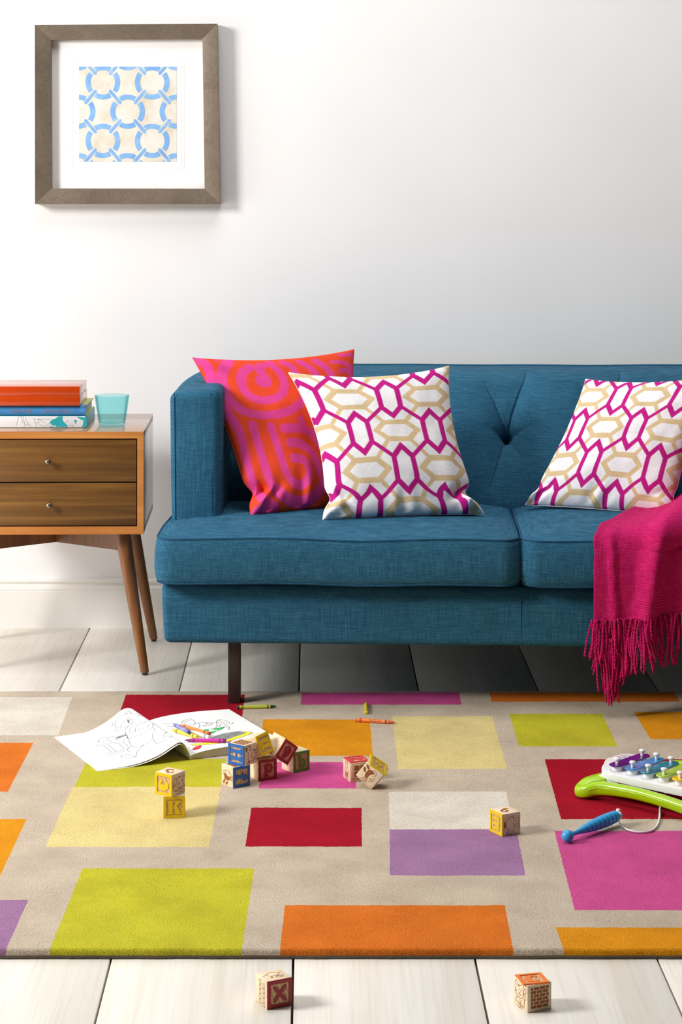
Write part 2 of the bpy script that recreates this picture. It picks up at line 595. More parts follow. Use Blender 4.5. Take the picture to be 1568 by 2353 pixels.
def flat(poly):
    poly = clip(poly)
    if len(poly) >= 3:
        g.prism(poly, MP, 0.0, 0.0004, 1)
c0 = at_y(293.1, 256.5, PY)
DX, DZ, RO, RI = 56.8 * sc, 67.2 * sc, 40.0 * sc, 28.2 * sc
for i in range(-3, 4):
    for j in range(-3, 4):
        if (i + j) % 2:
            continue
        cx, cz = c0.x + i * DX, c0.z + j * DZ
        for (mid, half) in ((90, 30), (270, 30), (0, 37), (180, 37)):
            for s_ in range(10):
                q = []
                for (r, s2) in ((RI, s_), (RO, s_), (RO, s_ + 1), (RI, s_ + 1)):
                    an = math.radians(mid - half + 2 * half * s2 / 10)
                    q.append((cx + r * math.cos(an), cz + r * math.sin(an) * 0.985))
                flat(q)
        for si in (-1, 1):                                                     # links to the two rings above
            mx, mz = cx + si * DX / 2, cz + DZ / 2
            d = Vector((si * DX, DZ)).normalized()
            nn = Vector((-d.y, d.x))
            L, W = 17.0 * sc, 3.6 * sc
            q = []
            for k in range(9):
                an = -PI / 2 + PI * k / 8
                q.append(Vector((mx, mz)) + d * (L + W * math.cos(an)) + nn * W * math.sin(an))
            for k in range(9):
                an = PI / 2 + PI * k / 8
                q.append(Vector((mx, mz)) + d * (-L + W * math.cos(an)) + nn * W * math.sin(an))
            flat([(p.x, p.y) for p in q])
g.build('ring_print', [M_PAPERPRINT, M_BLUEPRINT], pic, smooth=0)

# ------------------------------------------------------------------ nightstand
NS = thing('nightstand', 'two-drawer walnut nightstand on splayed tapered legs left of the blue sofa', 'nightstand',
           ((111 - CX) * 5.158 / F, 5.158, 0.0), math.radians(0.9))
W2, D, ZB, ZT = 0.2305, 0.386, 0.3405, 0.5888
e = 0.0165
g = G()   # case: top, bottom, sides, back; front edges mitred
for (lo, hi) in (((-W2, 0, ZT - e), (W2, D, ZT)), ((-W2, 0, ZB), (W2, D, ZB + 0.0185))):
    g.rbox(lo, hi, 0.0012, 2)
for sx in (-1, 1):
    x0, x1 = sorted((sx * W2, sx * (W2 - 0.0155)))
    g.rbox((x0, 0.0003, ZB + 0.001), (x1, D, ZT - 0.001), 0.0012, 2)
g.box((-W2 + .01, D - 0.012, ZB + .01), (W2 - .01, D - 0.002, ZT - .01))
g.build('case', M_CASE, NS, True)
g = G()   # lighter front edging with mitred corners
yo = -0.0012
P = [(-W2, ZB), (W2, ZB), (W2, ZT), (-W2, ZT)]
Q = [(-W2 + .0155, ZB + .0185), (W2 - .0155, ZB + .0185), (W2 - .0155, ZT - .0165), (-W2 + .0155, ZT - .0165)]
for k in range(4):
    p0, p1, q0, q1 = P[k], P[(k + 1) % 4], Q[k], Q[(k + 1) % 4]
    mid = 0.0004
    poly = [p0, p1, q1, q0]
    g.prism(poly, Matrix(((1, 0, 0, 0), (0, 0, -1, 0), (0, 1, 0, 0), (0, 0, 0, 1))), 0.0, -yo)
g.build('front_edging', M_OAKEDGE, NS, True, smooth=20)
g = G(); g.box((-W2 + .012, 0.030, ZB + .014), (W2 - .012, 0.034, ZT - .012))
g.build('drawer_recess', M_GAPWOOD, NS, True, smooth=0)
zr0, zr1 = ZB + 0.0185, ZT - 0.0165
zm = (zr0 + zr1) / 2 + 0.0
for (z0, z1, kx) in ((zm + 0.0015, zr1 - 0.0032, 0.0), (zr0 + 0.0022, zm - 0.0015, 0.003)):
    g = G(); g.rbox((-W2 + .0178, 0.003, z0), (W2 - .0178, 0.026, z1), 0.0012, 2)
    dr = g.build('drawer', M_WALNUT, NS, True)
    g = G()
    Mk = Matrix.Translation((kx, 0.003, (z0 + z1) / 2)) @ Matrix.Rotation(PI / 2, 4, 'X')
    g.lathe([(0.0045, 0), (0.0040, 0.002), (0.0030, 0.005), (0.0033, 0.010)] +
            [(0.0074 * math.sin(a_), 0.0165 - 0.0074 * math.cos(a_)) for a_ in [0.5 + (PI - 0.5) * i / 10 for i in range(11)]], Mk, 24)
    g.build('knob', M_NICKEL, dr, True, smooth=60)
for sx in (-1, 1):
    for (yt, yb) in ((0.062, 0.000), (D - 0.062, D - 0.012)):
        top, bot = Vector((sx * 0.174, yt, ZB - 0.001)), Vector((sx * 0.2335, yb, 0.0058))
        g = G()
        n = 14
        pts = [bot.lerp(top, i / n) for i in range(n + 1)]
        rad = [0.0102 + (0.0198 - 0.0102) * (i / n) for i in range(n + 1)]
        rad[0] = 0.0088
        pts.insert(1, bot.lerp(top, 0.006)); rad.insert(1, 0.0101)
        # keep the foot and the top horizontal
        ax = (top - bot)
        vs, fs = [], []
        for p_, r_ in zip(pts, rad):
            for k in range(24):
                an = 2 * PI * k / 24
                vs.append(p_ + Vector((r_ * math.cos(an) * 1.02, r_ * math.sin(an), 0)))
        for i in range(len(pts) - 1):
            for k in range(24):
                fs.append((i * 24 + k, i * 24 + (k + 1) % 24, (i + 1) * 24 + (k + 1) % 24, (i + 1) * 24 + k))
        fs += [tuple(reversed(range(24))), tuple(range((len(pts) - 1) * 24, len(pts) * 24))]
        g.add(vs, fs)
        leg = g.build('leg', M_LEG, NS, True, smooth=50)
        g = G(); g.lathe([(0.0062, 0.0), (0.0068, 0.001), (0.0068, 0.0062)], Matrix.Translation((bot.x, bot.y, 0)), 20)
        g.build('foot_pad', M_BLACK, leg, True)
for (xa, ya, xb, yb) in ((-0.165, 0.075, 0.165, D - 0.075), (-0.165, D - 0.075, 0.165, 0.075)):   # crossed braces under the case
    g = G()
    A_, B_ = Vector((xa, ya, 0)), Vector((xb, yb, 0))
    nn = Vector((-(B_ - A_).y, (B_ - A_).x, 0)).normalized() * 0.008
    deep, shallow = 0.0495, 0.0490
    prof = [(0, 0), (0, -deep), (0.5, -shallow), (1, -deep), (1, 0)]
    vs = []
    for sgn in (-1, 1):
        for (f_, dz) in prof:
            p_ = A_.lerp(B_, f_) + nn * sgn
            vs.append((p_.x, p_.y, ZB - 0.0008 + dz))
    g.add(vs, [(4, 3, 2, 1, 0), (5, 6, 7, 8, 9)] + [(i, (i + 1) % 5, 5 + (i + 1) % 5, 5 + i) for i in range(5)])
    g.build('cross_brace', M_LEG, NS, True, smooth=0)
# ------------------------------------------------------------------ sofa
SX0, SX1 = -0.336, 1.270
SMID = (SX0 + SX1) / 2
BASE_Z, SEAT0, SEAT1, SOFA_TOP = 0.157, 0.286, 0.4075, 0.722
SF = thing('sofa', 'teal blue tweed two-seat sofa with button-tufted back and dark metal legs against white wall', 'sofa', (SMID, 5.2, 0))
def wob(p, amp=0.0018, sc_=5.0, seed=0.0):
    d = Vector((noise.noise(p * sc_ + Vector((seed, 0, 0))), noise.noise(p * sc_ + Vector((0, seed + 9, 0))), noise.noise(p * sc_ + Vector((0, 0, seed + 17)))))
    return p + d * amp
# base: slopes in slightly towards the bottom, seam at the middle
def base_warp(p):
    f = (p.z - BASE_Z) / (SEAT0 - BASE_Z)
    s = (1 - f) * 0.006
    p = p.copy()
    p.x += s if p.x < SMID else -s
    if p.y < 5.0:
        p.y += 0.012 * max(0, f - 0.72) / 0.28
    return wob(p, 0.0015, 6)
g = G(); g.rbox((SX0, 4.79, BASE_Z), (SX1, 5.62, SEAT0 + 0.004), 0.015, 4, div=60, warp=base_warp)
g.build('base', M_SOFA, SF, smooth=60)
g = G()
g.tube([Vector((0.471, 4.7908 + (0.0015 if i in (0, 8) else 0), BASE_Z + 0.006 + 0.105 * i / 8)) for i in range(9)], 0.0012, 8)
g.build('seam', M_PIPE, SF)
# arms
for sx in (0, 1):
    x0, x1 = (SX0, SX0 + 0.120) if sx == 0 else (SX1 - 0.120, SX1)
    def arm_warp(p, sx=sx):
        f = (p.z - SEAT0) / (SOFA_TOP - SEAT0)
        p = p.copy()
        outer = (p.x < x0 + 0.06) if sx == 0 else (p.x > x1 - 0.06)
        if outer:
            p.x += (0.006 * (1 - f)) * (1 if sx == 0 else -1)
        fx = (p.x - x0) / 0.12
        if sx == 1:
            fx = 1 - fx
        p.z += (0.008 * (smoothstep(0.0, 0.9, fx) - 0.6) - 0.009 * (1 - smoothstep(4.97, 5.4, p.y)) - 0.005) * smoothstep(0.6, 1, f)      # crown of the arm top
        p.y += -0.004 * math.sin(PI * min(max(fx, 0), 1)) * (1 if p.y < 5.0 else 0)
        if outer:
            p.x += (0.035 if sx == 0 else -0.035) * smoothstep(5.15, 5.65, p.y)
        return wob(p, 0.0016, 7, 3.0)
    g = G(); g.rbox((x0, 4.968, SEAT0 - 0.03), (x1, 5.655, SOFA_TOP), 0.020, 5, div=26, warp=arm_warp)
    arm = g.build('armrest', M_SOFA, SF, smooth=60)
    g = G()
    for xx in ((x0 + 0.012, x1 - 0.022) if sx == 0 else (x1 - 0.012, x0 + 0.022)):
        g.tube([Vector((xx + 0.004 * (1 - i / 12), 4.9665 + 0.0003, SEAT0 + 0.02 + (SOFA_TOP - SEAT0 - 0.04) * i / 12)) for i in range(13)], 0.0011, 8)
    g.build('arm_seam', M_PIPE, arm)
# tufted back: leaning front face, soft roll on top
BUT = [(SMID + k * 0.235, 0.583) for k in range(-3, 4)]
CREASE = []
for bx, bz in BUT:
    CREASE += [[(bx, bz), (bx + .012, bz + .045), (bx + .030, bz + .085), (bx + .050, bz + .122), (bx + .062, bz + .137)],
               [(bx, bz), (bx - .012, bz + .03), (bx - .032, bz + .075), (bx - .056, bz + .112)],
               [(bx, bz), (bx - .016, bz - .045), (bx - .032, bz - .095), (bx - .05, bz - .145)],
               [(bx, bz), (bx + .014, bz - .03), (bx + .036, bz - .07)]]
def seg_d(px, pz, poly):
    best, tt = 9e9, 0
    L = len(poly) - 1
    for i in range(L):
        ax, az = poly[i]; bx, bz = poly[i + 1]
        dx, dz = bx - ax, bz - az
        u = max(0, min(1, ((px - ax) * dx + (pz - az) * dz) / (dx * dx + dz * dz)))
        d = math.hypot(px - ax - u * dx, pz - az - u * dz)
        if d < best:
            best, tt = d, (i + u) / L
    return best, tt
BPROF = [(5.20, 0.36), (5.205, 0.41), (5.225, 0.47), (5.25, 0.53), (5.28, 0.59), (5.315, 0.64), (5.345, 0.675), (5.37, 0.700),
         (5.395, 0.710), (5.43, 0.716), (5.48, 0.718), (5.56, 0.717), (5.63, 0.714), (5.652, 0.706), (5.658, 0.69), (5.658, 0.40), (5.655, 0.17)]
BP = catmull([Vector((0, y, z)) for y, z in BPROF], 14)
NB, NXB = len(BP) - 1, 900
BN = []
for i in range(NB + 1):
    a_, b_ = BP[max(0, i - 1)], BP[min(NB, i + 1)]
    tz = (b_ - a_).normalized()
    BN.append(Vector((0, -tz.z, tz.y)))
def back_pt(a, b):
    i = int(round(b * NB))
    x = SX0 + 0.034 + (SX1 - SX0 - 0.068) * a
    p, n_ = BP[i].copy(), BN[i]
    p.z -= (0.005 + 0.012 * (math.exp(-((x - SX0 - 0.034) / 0.07) ** 2) + math.exp(-((x - SX1 + 0.034) / 0.07) ** 2))) * smoothstep(0.60, 0.70, p.z)
    off = 0.0
    if p.y < 5.46 and p.z > 0.38 and i < NB * 0.6:
        for (bx, bz) in BUT:
            if abs(x - bx) > 0.16:
                continue
            r = math.hypot(x - bx, (p.z - bz))
            off -= 0.022 * math.exp(-(r / 0.052) ** 2) + 0.012 * math.exp(-(r / 0.014) ** 2)
            # side tucks at the button
            off -= 0.009 * math.exp(-((p.z - bz - 0.010 * abs(x - bx) / 0.05) / 0.006) ** 2) * math.exp(-(abs(x - bx) / 0.045) ** 2)
        for cr in CREASE:
            if abs(x - cr[0][0]) > 0.09:
                continue
            d, tt = seg_d(x, p.z, cr)
            k = (1 - tt) ** 0.7
            off -= (0.0080 * math.exp(-(d / 0.0026) ** 2) + 0.010 * math.exp(-(d / 0.018) ** 2)) * k
        off += 0.010 * math.cos((x - SMID) / 0.235 * 2 * PI + PI) * smoothstep(0.40, 0.5, p.z) * (1 - smoothstep(0.66, 0.72, p.z)) * 0.6
    q = Vector((x, p.y, p.z)) + n_ * off
    return wob(q, 0.0022, 4.5, 5.0)
g = G(); g.grid(back_pt, NXB, NB, flip=False)
back = g.build('backrest', M_SOFA, SF, smooth=180)
# seat cushions: boxed, welted, crowned
def loops(x0, x1, y0, y1, prof, rc, nseg=10):
    out = []
    for (ins, z) in prof:
        a, b, c_, d = x0 + ins, x1 - ins, y0 + ins, y1 - ins
        r = max(rc - ins * 0.5, 0.012)
        ring = []
        for (cx, cy, a0) in ((b - r, c_ + r, -90), (b - r, d - r, 0), (a + r, d - r, 90), (a + r, c_ + r, 180)):
            for k in range(nseg + 1):
                an = math.radians(a0 + 90 * k / nseg)
                ring.append((cx + r * math.cos(an), cy + r * math.sin(an)))
        full = []
        N = len(ring)
        for i in range(N):
            p, q = ring[i], ring[(i + 1) % N]
            L = math.hypot(q[0] - p[0], q[1] - p[1])
            m = 14 if L > 0.1 else 1
            for k in range(m):
                full.append(Vector((p[0] + (q[0] - p[0]) * k / m, p[1] + (q[1] - p[1]) * k / m, z)))
        out.append(full)
    return out
for (cx0, cx1, sd) in ((-0.3425, 0.4655, 1.0), (0.4735, 1.2765, 8.0)):
    zt, zb = 0.400, 0.3005      # welt heights
    prof = [(0.18, 0.291), (0.10, 0.2885), (0.06, 0.2895), (0.035, 0.2912), (0.018, 0.2942), (0.007, 0.2978), (0.0, zb),
            (-0.004, 0.312), (-0.0065, 0.33), (-0.0065, 0.35), (-0.0055, 0.372), (-0.003, 0.390), (0.0, zt),
            (0.006, 0.4020), (0.018, 0.4052), (0.035, 0.4086), (0.06, 0.4120), (0.10, 0.4150), (0.16, 0.4165), (0.24, 0.4175), (0.32, 0.418)]
    L = loops(cx0, cx1, 4.752, 5.30, [(max(i_ - 0.0, -0.01) if i_ < 0.19 else 0.19 + (i_ - 0.19) * 0.08, z_) for i_, z_ in prof], 0.042)
    g = G()
    def cw(p, sd=sd):
        q = wob(p, 0.003, 5.0, sd)
        q.z += 0.0035 * noise.noise(Vector((p.x * 4, p.y * 4, sd + 3)))
        q.z = max(q.z, 0.2872)
        # welt sags a touch between the corners
        return q
    N = len(L[0])
    vs = [cw(p) for ring in L for p in ring]
    fs = []
    for i in range(len(L) - 1):
        for k in range(N):
            fs.append((i * N + k, i * N + (k + 1) % N, (i + 1) * N + (k + 1) % N, (i + 1) * N + k))
    fs.append(tuple(range((len(L) - 1) * N, len(L) * N)))
    fs.append(tuple(reversed(range(N))))
    g.add(vs, fs)
    cu = g.build('seat_cushion', M_SOFA, SF, smooth=60)
    g = G()
    for lev in (6, 12):
        g.tube([cw(p) + Vector((0, 0, 0.0002)) for p in L[lev]], 0.0022, 8, closed=True)
    g.build('piping', M_PIPE, cu)
# legs: flat dark metal bars
for lx in (-0.187, 1.0944):
    for (ly, z0) in ((4.827, T_RUG), (5.52, 0.0)):
        g = G(); g.rbox((lx, ly, z0), (lx + 0.027, ly + 0.034, BASE_Z + 0.004), 0.0012, 2)
        g.build('leg', M_DARKMETAL, SF)

# ------------------------------------------------------------------ pillows
def pillow(name, label, corners, T, pinch, pattern, mat, group=None, n=300, seed=0, crumple=(), loc=None, side_mat=None, ears=(0, 0)):
    TL, TR, BR, BL = corners
    nrm = ((TR - TL).cross(BL - TL)).normalized()
    if nrm.y > 0:
        nrm = -nrm
    pl, pr, pt, pb = pinch
    def nominal(u, v):
        s, t_ = 2 * u - 1, 2 * v - 1
        cs = (pl if s < 0 else pr) * (1 - t_ * t_)
        ct = (pt if t_ < 0 else pb) * (1 - s * s)
        cs += (ears[0] if s < 0 else ears[1]) * math.exp(-((v - 0.865) / 0.05) ** 2)
        s2, t2 = s * (1 - cs), t_ * (1 - ct)
        a, b = (s2 + 1) / 2, (t2 + 1) / 2
        return (TL * (1 - a) + TR * a) * (1 - b) + (BL * (1 - a) + BR * a) * b
    def surf(u, v, side=1):
        s, t_ = 2 * u - 1, 2 * v - 1
        w = max(0.0, (1 - s * s) * (1 - t_ * t_)) ** 0.42 * T
        p = nominal(u, v)
        edge = min(u, v, 1 - u, 1 - v)
        m = smoothstep(0, 0.10, edge)
        w += m * (0.006 * noise.noise(Vector((s * 1.7, t_ * 1.7, seed))) + 0.0022 * noise.noise(Vector((s * 5, t_ * 5, seed + 5))))
        for uc, ea_ in ((0.06, ears[0]), (0.94, ears[1])):
            w += ea_ * 0.22 * math.exp(-((u - uc) / 0.05) ** 2 - ((v - 0.945) / 0.035) ** 2) * smoothstep(0, 0.03, edge)
            w -= ea_ * 0.16 * math.exp(-((u - uc) / 0.10) ** 2 - ((v - 0.86 - 0.5 * abs(u - uc) * (1 if uc < .5 else 1)) / 0.025) ** 2) * m
        d = nrm * w * (1.0 if side > 0 else -0.85)
        for (cu_, cv_, amp, rad, ang) in crumple:
            du, dv = u - cu_, v - cv_
            r = math.hypot(du, dv)
            if r < rad * 2.5:
                ph = du * math.cos(ang) + dv * math.sin(ang)
                d += nrm * amp * math.sin(ph / rad * 5.0 + seed) * math.exp(-(r / rad) ** 2) * smoothstep(0, 0.02, edge)
        return p + d
    gu = [i / n for i in range(n + 1)]
    # finer steps next to the seam so the roll is smooth
    gu = [0.5 - 0.5 * math.cos(PI * x) * (0.35) - 0.65 * (0.5 - x) if True else x for x in gu]
    gu = [(x - gu[0]) / (gu[-1] - gu[0]) for x in gu]
    vs, uv = [], []
    for v in gu:
        for u in gu:
            vs.append(surf(u, v)); uv.append((u, v))
    N = n + 1
    fs = [(j * N + i, (j + 1) * N + i, (j + 1) * N + i + 1, j * N + i + 1) for j in range(n) for i in range(n)]
    me_cols = pattern(np.array([p[0] for p in uv]), np.array([p[1] for p in uv]), surf)
    # back sheet, coarser, shares the outline
    m = 60
    o = len(vs)
    bu = [gu[int(i * n / m)] for i in range(m + 1)]
    for v in bu:
        for u in bu:
            vs.append(surf(u, v, -1))
    M_ = m + 1
    fs += [(o + j * M_ + i, o + j * M_ + i + 1, o + (j + 1) * M_ + i + 1, o + (j + 1) * M_ + i) for j in range(m) for i in range(m)]
    back_c = pattern(np.array([0.5]), np.array([0.5]), surf, back=True)
    cols = np.concatenate([me_cols, np.repeat(back_c, M_ * M_, 0)])
    root = thing(name, label, 'pillow', loc or tuple((BL + BR) / 2), group=group)
    g = G(); g.add(vs, fs)
    ob = g.build('cover', mat, root, smooth=180)
    at = ob.data.color_attributes.new('dye', 'FLOAT_COLOR', 'POINT')
    at.data.foreach_set('color', cols.astype(np.float32).ravel())
    g = G()
    ed = [(x, 0.0) for x in bu] + [(1.0, x) for x in bu[1:]] + [(x, 1.0) for x in reversed(bu[:-1])] + [(0.0, x) for x in reversed(bu[1:-1])]
    g.tube([nominal(a, b) for a, b in ed], 0.0011, 6, closed=True)
    g.build('seam', side_mat, root)
    return root, surf

def dyed(name, weave_scale=900.0):
    t = NT(name, 0.9, 0.15)
    at = t.n('VertexColor'); at.layer_name = 'dye'
    v = t.co()
    a = t.noise(t.co('Object', (900, 900, 120)), 1.0, 2, 0.6)
    b = t.noise(t.co('Object', (120, 120, 900)), 1.0, 2, 0.6)
    f = t.math('ADD', t.math('MULTIPLY', a, 0.5), t.math('MULTIPLY', b, 0.5))
    t.color(t.mix(0.5, at.outputs[0], t.ramp(f, [(0.35, (205, 205, 205)), (0.6, (255, 255, 255))]), 'MULTIPLY'))
    t.bump(f, 0.25, 0.0008)
    return t.m
M_LINEN = dyed('printed_linen')
M_FELT = dyed('printed_felt')
M_WHITESEAM = plain('white_seam', (232, 230, 232), 0.9)
M_ORANGESEAM = plain('orange_seam', (226, 62, 32), 0.9)

WHT, MAG, TAN = (np.array(lin(c)) for c in ((246, 245, 249), (196, 28, 136), (222, 196, 152)))
def seg_dist(U, V, a, b):
    d = np.array(b) - np.array(a)
    L = (d ** 2).sum()
    k = np.clip(((U - a[0]) * d[0] + (V - a[1]) * d[1]) / L, 0, 1)
    return np.hypot(U - a[0] - k * d[0], V - a[1] - k * d[1])
def hex_pattern(u0, v0, a, b, tilt=0.0):
    def f(U, V, surf, back=False):
        if back:
            return WHT[None, :]
        x = (U - u0) / a + tilt * (V - v0) / b
        y = -(V - v0) / b
        # fold into one lattice cell: sites at i+j even carry magenta, odd carry tan
        best_m, best_t = np.full(U.shape, 9.0), np.full(U.shape, 9.0)
        mt = [(0, .56), (.25, .29), (.25, -.29), (0, -.56), (-.25, -.29), (-.25, .29)]
        tn = [(-.56, 0), (-.29, .25), (.29, .25), (.56, 0), (.29, -.25), (-.29, -.25)]
        ix, iy = np.round(x), np.round(y)
        for di in (-1, 0, 1):
            for dj in (-1, 0, 1):
                cx, cy = ix + di, iy + dj
                px, py = x - cx, y - cy
                even = ((cx + cy) % 2) == 0
                dm = np.full(U.shape, 9.0); dt = np.full(U.shape, 9.0)
                for poly, is_m in ((mt, True), (tn, False)):      # ring with sharp mitred corners
                    sd = np.full(U.shape, -9.0)
                    for k in range(6):
                        (x0_, y0_), (x1_, y1_) = poly[k], poly[(k + 1) % 6]
                        ex, ey = x1_ - x0_, y1_ - y0_
                        L_ = math.hypot(ex, ey)
                        nx_, ny_ = ey / L_, -ex / L_
                        if nx_ * x0_ + ny_ * y0_ < 0:
                            nx_, ny_ = -nx_, -ny_
                        sd = np.maximum(sd, (px - x0_) * nx_ + (py - y0_) * ny_)
                    if is_m:
                        dm = np.minimum(dm, np.abs(sd))
                    else:
                        dt = np.minimum(dt, np.abs(sd))
                for (sx, sy) in ((1, 1), (-1, 1)):
                    dm = np.minimum(dm, seg_dist(px, py, (.25 * sx, .29 * sy), (.75 * sx, .71 * sy)) * 1.3)
                    dt = np.minimum(dt, seg_dist(px, py, (.29 * sx, .25 * sy), (.71 * sx, .75 * sy)) * 1.3)
                    dm = np.minimum(dm, seg_dist(px, py, (-.25 * sx, -.29 * sy), (-.75 * sx, -.71 * sy)) * 1.3)
                    dt = np.minimum(dt, seg_dist(px, py, (-.29 * sx, -.25 * sy), (-.71 * sx, -.75 * sy)) * 1.3)
                best_m = np.where(even, np.minimum(best_m, dm), best_m)
                best_t = np.where(~even, np.minimum(best_t, dt), best_t)
        col = np.tile(WHT, (len(U), 1))
        w = 0.070
        kt = np.clip((w - best_t) / 0.012 + 0.5, 0, 1)[:, None]
        col = col * (1 - kt) + TAN * kt
        km = np.clip((w - best_m) / 0.012 + 0.5, 0, 1)[:, None]
        return col * (1 - km) + MAG * km
    return f
ORG, PNK = np.array(lin((238, 78, 46))), np.array(lin((230, 74, 152)))
def K(pts):      # photo pixels of the pillow close-up
    return [(440 + x / 3.824, 800 + y / 3.824) for x, y in pts]
SW = [   # (pixel polyline, width in the close-up)
    ([(330, 110), (282, 190), (268, 270), (300, 390), (370, 490), (480, 560), (620, 588), (780, 575), (900, 530), (975, 460), (1010, 370)], 74),
    ([(520, 165), (452, 215), (440, 290), (465, 370), (540, 435), (650, 458), (760, 430), (815, 360), (812, 280), (770, 205), (720, 160), (690, 130)], 72),
    ([(600, 290), (620, 310), (645, 310), (660, 290), (650, 262), (630, 232), (606, 205), (600, 178), (625, 150)], 74),
    ([(620, 290), (632, 296), (645, 296)], 112),
    ([(800, 128), (880, 160), (905, 200), (930, 230)], 60), ([(950, 120), (1040, 170), (1080, 215), (1100, 240)], 62),
    ([(1090, 112), (1170, 160), (1220, 215), (1240, 250)], 62), ([(1240, 120), (1330, 125), (1400, 165), (1440, 240)], 40),
    ([(1180, 160), (1210, 130)], 1), ([(1310, 200), (1370, 195), (1410, 240)], 46), ([(1300, 62), (1400, 60), (1445, 120)], 34),
    ([(20, 90), (80, 110), (140, 170), (170, 240), (190, 330)], 62), ([(120, 85), (200, 95), (240, 120)], 20),
    ([(290, 520), (370, 640), (420, 720), (455, 830), (480, 960), (530, 1130), (580, 1260), (660, 1340), (740, 1390)], 62),
    ([(540, 672), (575, 800), (625, 960), (665, 1090), (720, 1200), (800, 1290), (900, 1345), (1010, 1340), (1110, 1270), (1165, 1150), (1180, 1020)], 74),
    ([(700, 690), (745, 820), (790, 960), (830, 1080), (880, 1160), (950, 1200), (1010, 1175), (1040, 1100), (1020, 1020), (970, 975), (900, 965)], 72),
    ([(865, 830), (950, 838), (1040, 895), (1095, 985), (1120, 1080)], 72),
    ([(815, 705), (930, 700), (1010, 720), (1080, 770), (1130, 850)], 74), ([(960, 620), (990, 700)], 60),
    ([(560, 1440), (620, 1440), (700, 1420)], 60), ([(700, 1470), (720, 1420)], 40)]
def swirl(U, V, surf, back=False):
    if back:
        return ORG[None, :]
    best = np.full(U.shape, 9.0)
    for pts, wd in SW:
        pp = catmull([Vector((x, y, 0)) for x, y in K(pts)], 5)
        uvp = []
        for p in pp:
            gu_, gv_ = (uvp[-1] if uvp else (0.4, 0.4))
            uvp.append(unproject(surf, p.x, p.y, min(max(gu_, .05), .95), min(max(gv_, .05), .95)))
        half = wd * 1.14 / 3.824 / 2 / 385.0
        for a, b in zip(uvp[:-1], uvp[1:]):
            if abs(a[0] - b[0]) + abs(a[1] - b[1]) < 1e-6:
                continue
            best = np.minimum(best, seg_dist(U, V, a, b) - half)
    k = np.clip(-best / 0.003 + 0.5, 0, 1)[:, None]
    return ORG * (1 - k) + PNK * k
SEATZ = 0.4175
pillow('throw_pillow', 'pink and orange swirl-patterned felt pillow leaning in the corner of the blue sofa arm',
       (at_y(443, 822, 5.14), at_y(814, 803, 5.30), Vector((0.150, 5.15, SEATZ)), at_y(578, 1186, 4.965)), 0.062, (.10, .10, .10, .0), swirl, M_FELT,
       seed=2.0, ears=(.10, .06), crumple=((0.10, 0.93, 0.012, 0.10, 0.6), (0.05, 0.05, 0.006, 0.1, 2.3), (0.45, 0.95, 0.010, 0.12, 0.2)), side_mat=M_ORANGESEAM)
pillow('throw_pillow', 'white pillow with magenta and tan hexagon lattice overlapping the orange swirl pillow',
       (at_y(663, 856, 5.06), at_y(1032, 841, 5.13), at_y(1112, 1181, 4.99), at_y(742, 1195, 4.90)), 0.058, (.17, .13, .12, .015), hex_pattern(.283, .475, .267, .255), M_LINEN,
       group=None, seed=11.0, ears=(.07, .11), crumple=((0.96, 0.95, 0.010, 0.08, 0.5), (0.05, 0.94, 0.010, 0.08, 2.2), (0.5, 0.97, 0.004, 0.1, 0.0)), side_mat=M_WHITESEAM)
pillow('throw_pillow', 'white pillow with magenta and tan hexagon lattice tucked behind the pink throw',
       (at_y(1347, 871, 5.20), at_y(1660, 862, 5.06), at_y(1548, 1186, 4.965), at_y(1208, 1160, 5.10)), 0.060, (.10, .12, .10, .02), hex_pattern(.368, .72, .236, .272), M_LINEN,
       seed=21.0, ears=(.03, .03), crumple=((0.04, 0.95, 0.008, 0.08, 0.5), (0.5, 0.97, 0.005, 0.1, 0.3)), side_mat=M_WHITESEAM)

# ------------------------------------------------------------------ throw with fringe
t = NT('magenta_throw', 0.9, 0.15)
d_ = dots(t, 0.0050)
sl = t.noise(t.co('Object', (40, 40, 420)), 1.0, 3, 0.65)
sv_ = t.noise(t.co('Object', (420, 420, 40)), 1.0, 3, 0.65)
fl_ = t.noise(t.co(), 700.0, 2, 0.6)
f = t.math('MULTIPLY_ADD', d_, 0.16, t.math('ADD', t.math('MULTIPLY', t.math('ADD', sl, sv_), 0.36), t.math('MULTIPLY', fl_, 0.28)))
t.color(t.ramp(f, [(0.26, (130, 4, 58)), (0.48, (198, 18, 98)), (0.78, (228, 62, 136))]))
t.bump(f, 0.9, 0.0030)
M_THROW = t.m
TH = thing('throw_blanket', 'magenta loose-woven throw with twisted fringe draped over the right sofa seat', 'throw', (0.82, 4.74, 0.418))
X0T, X1T = 0.628, 1.09
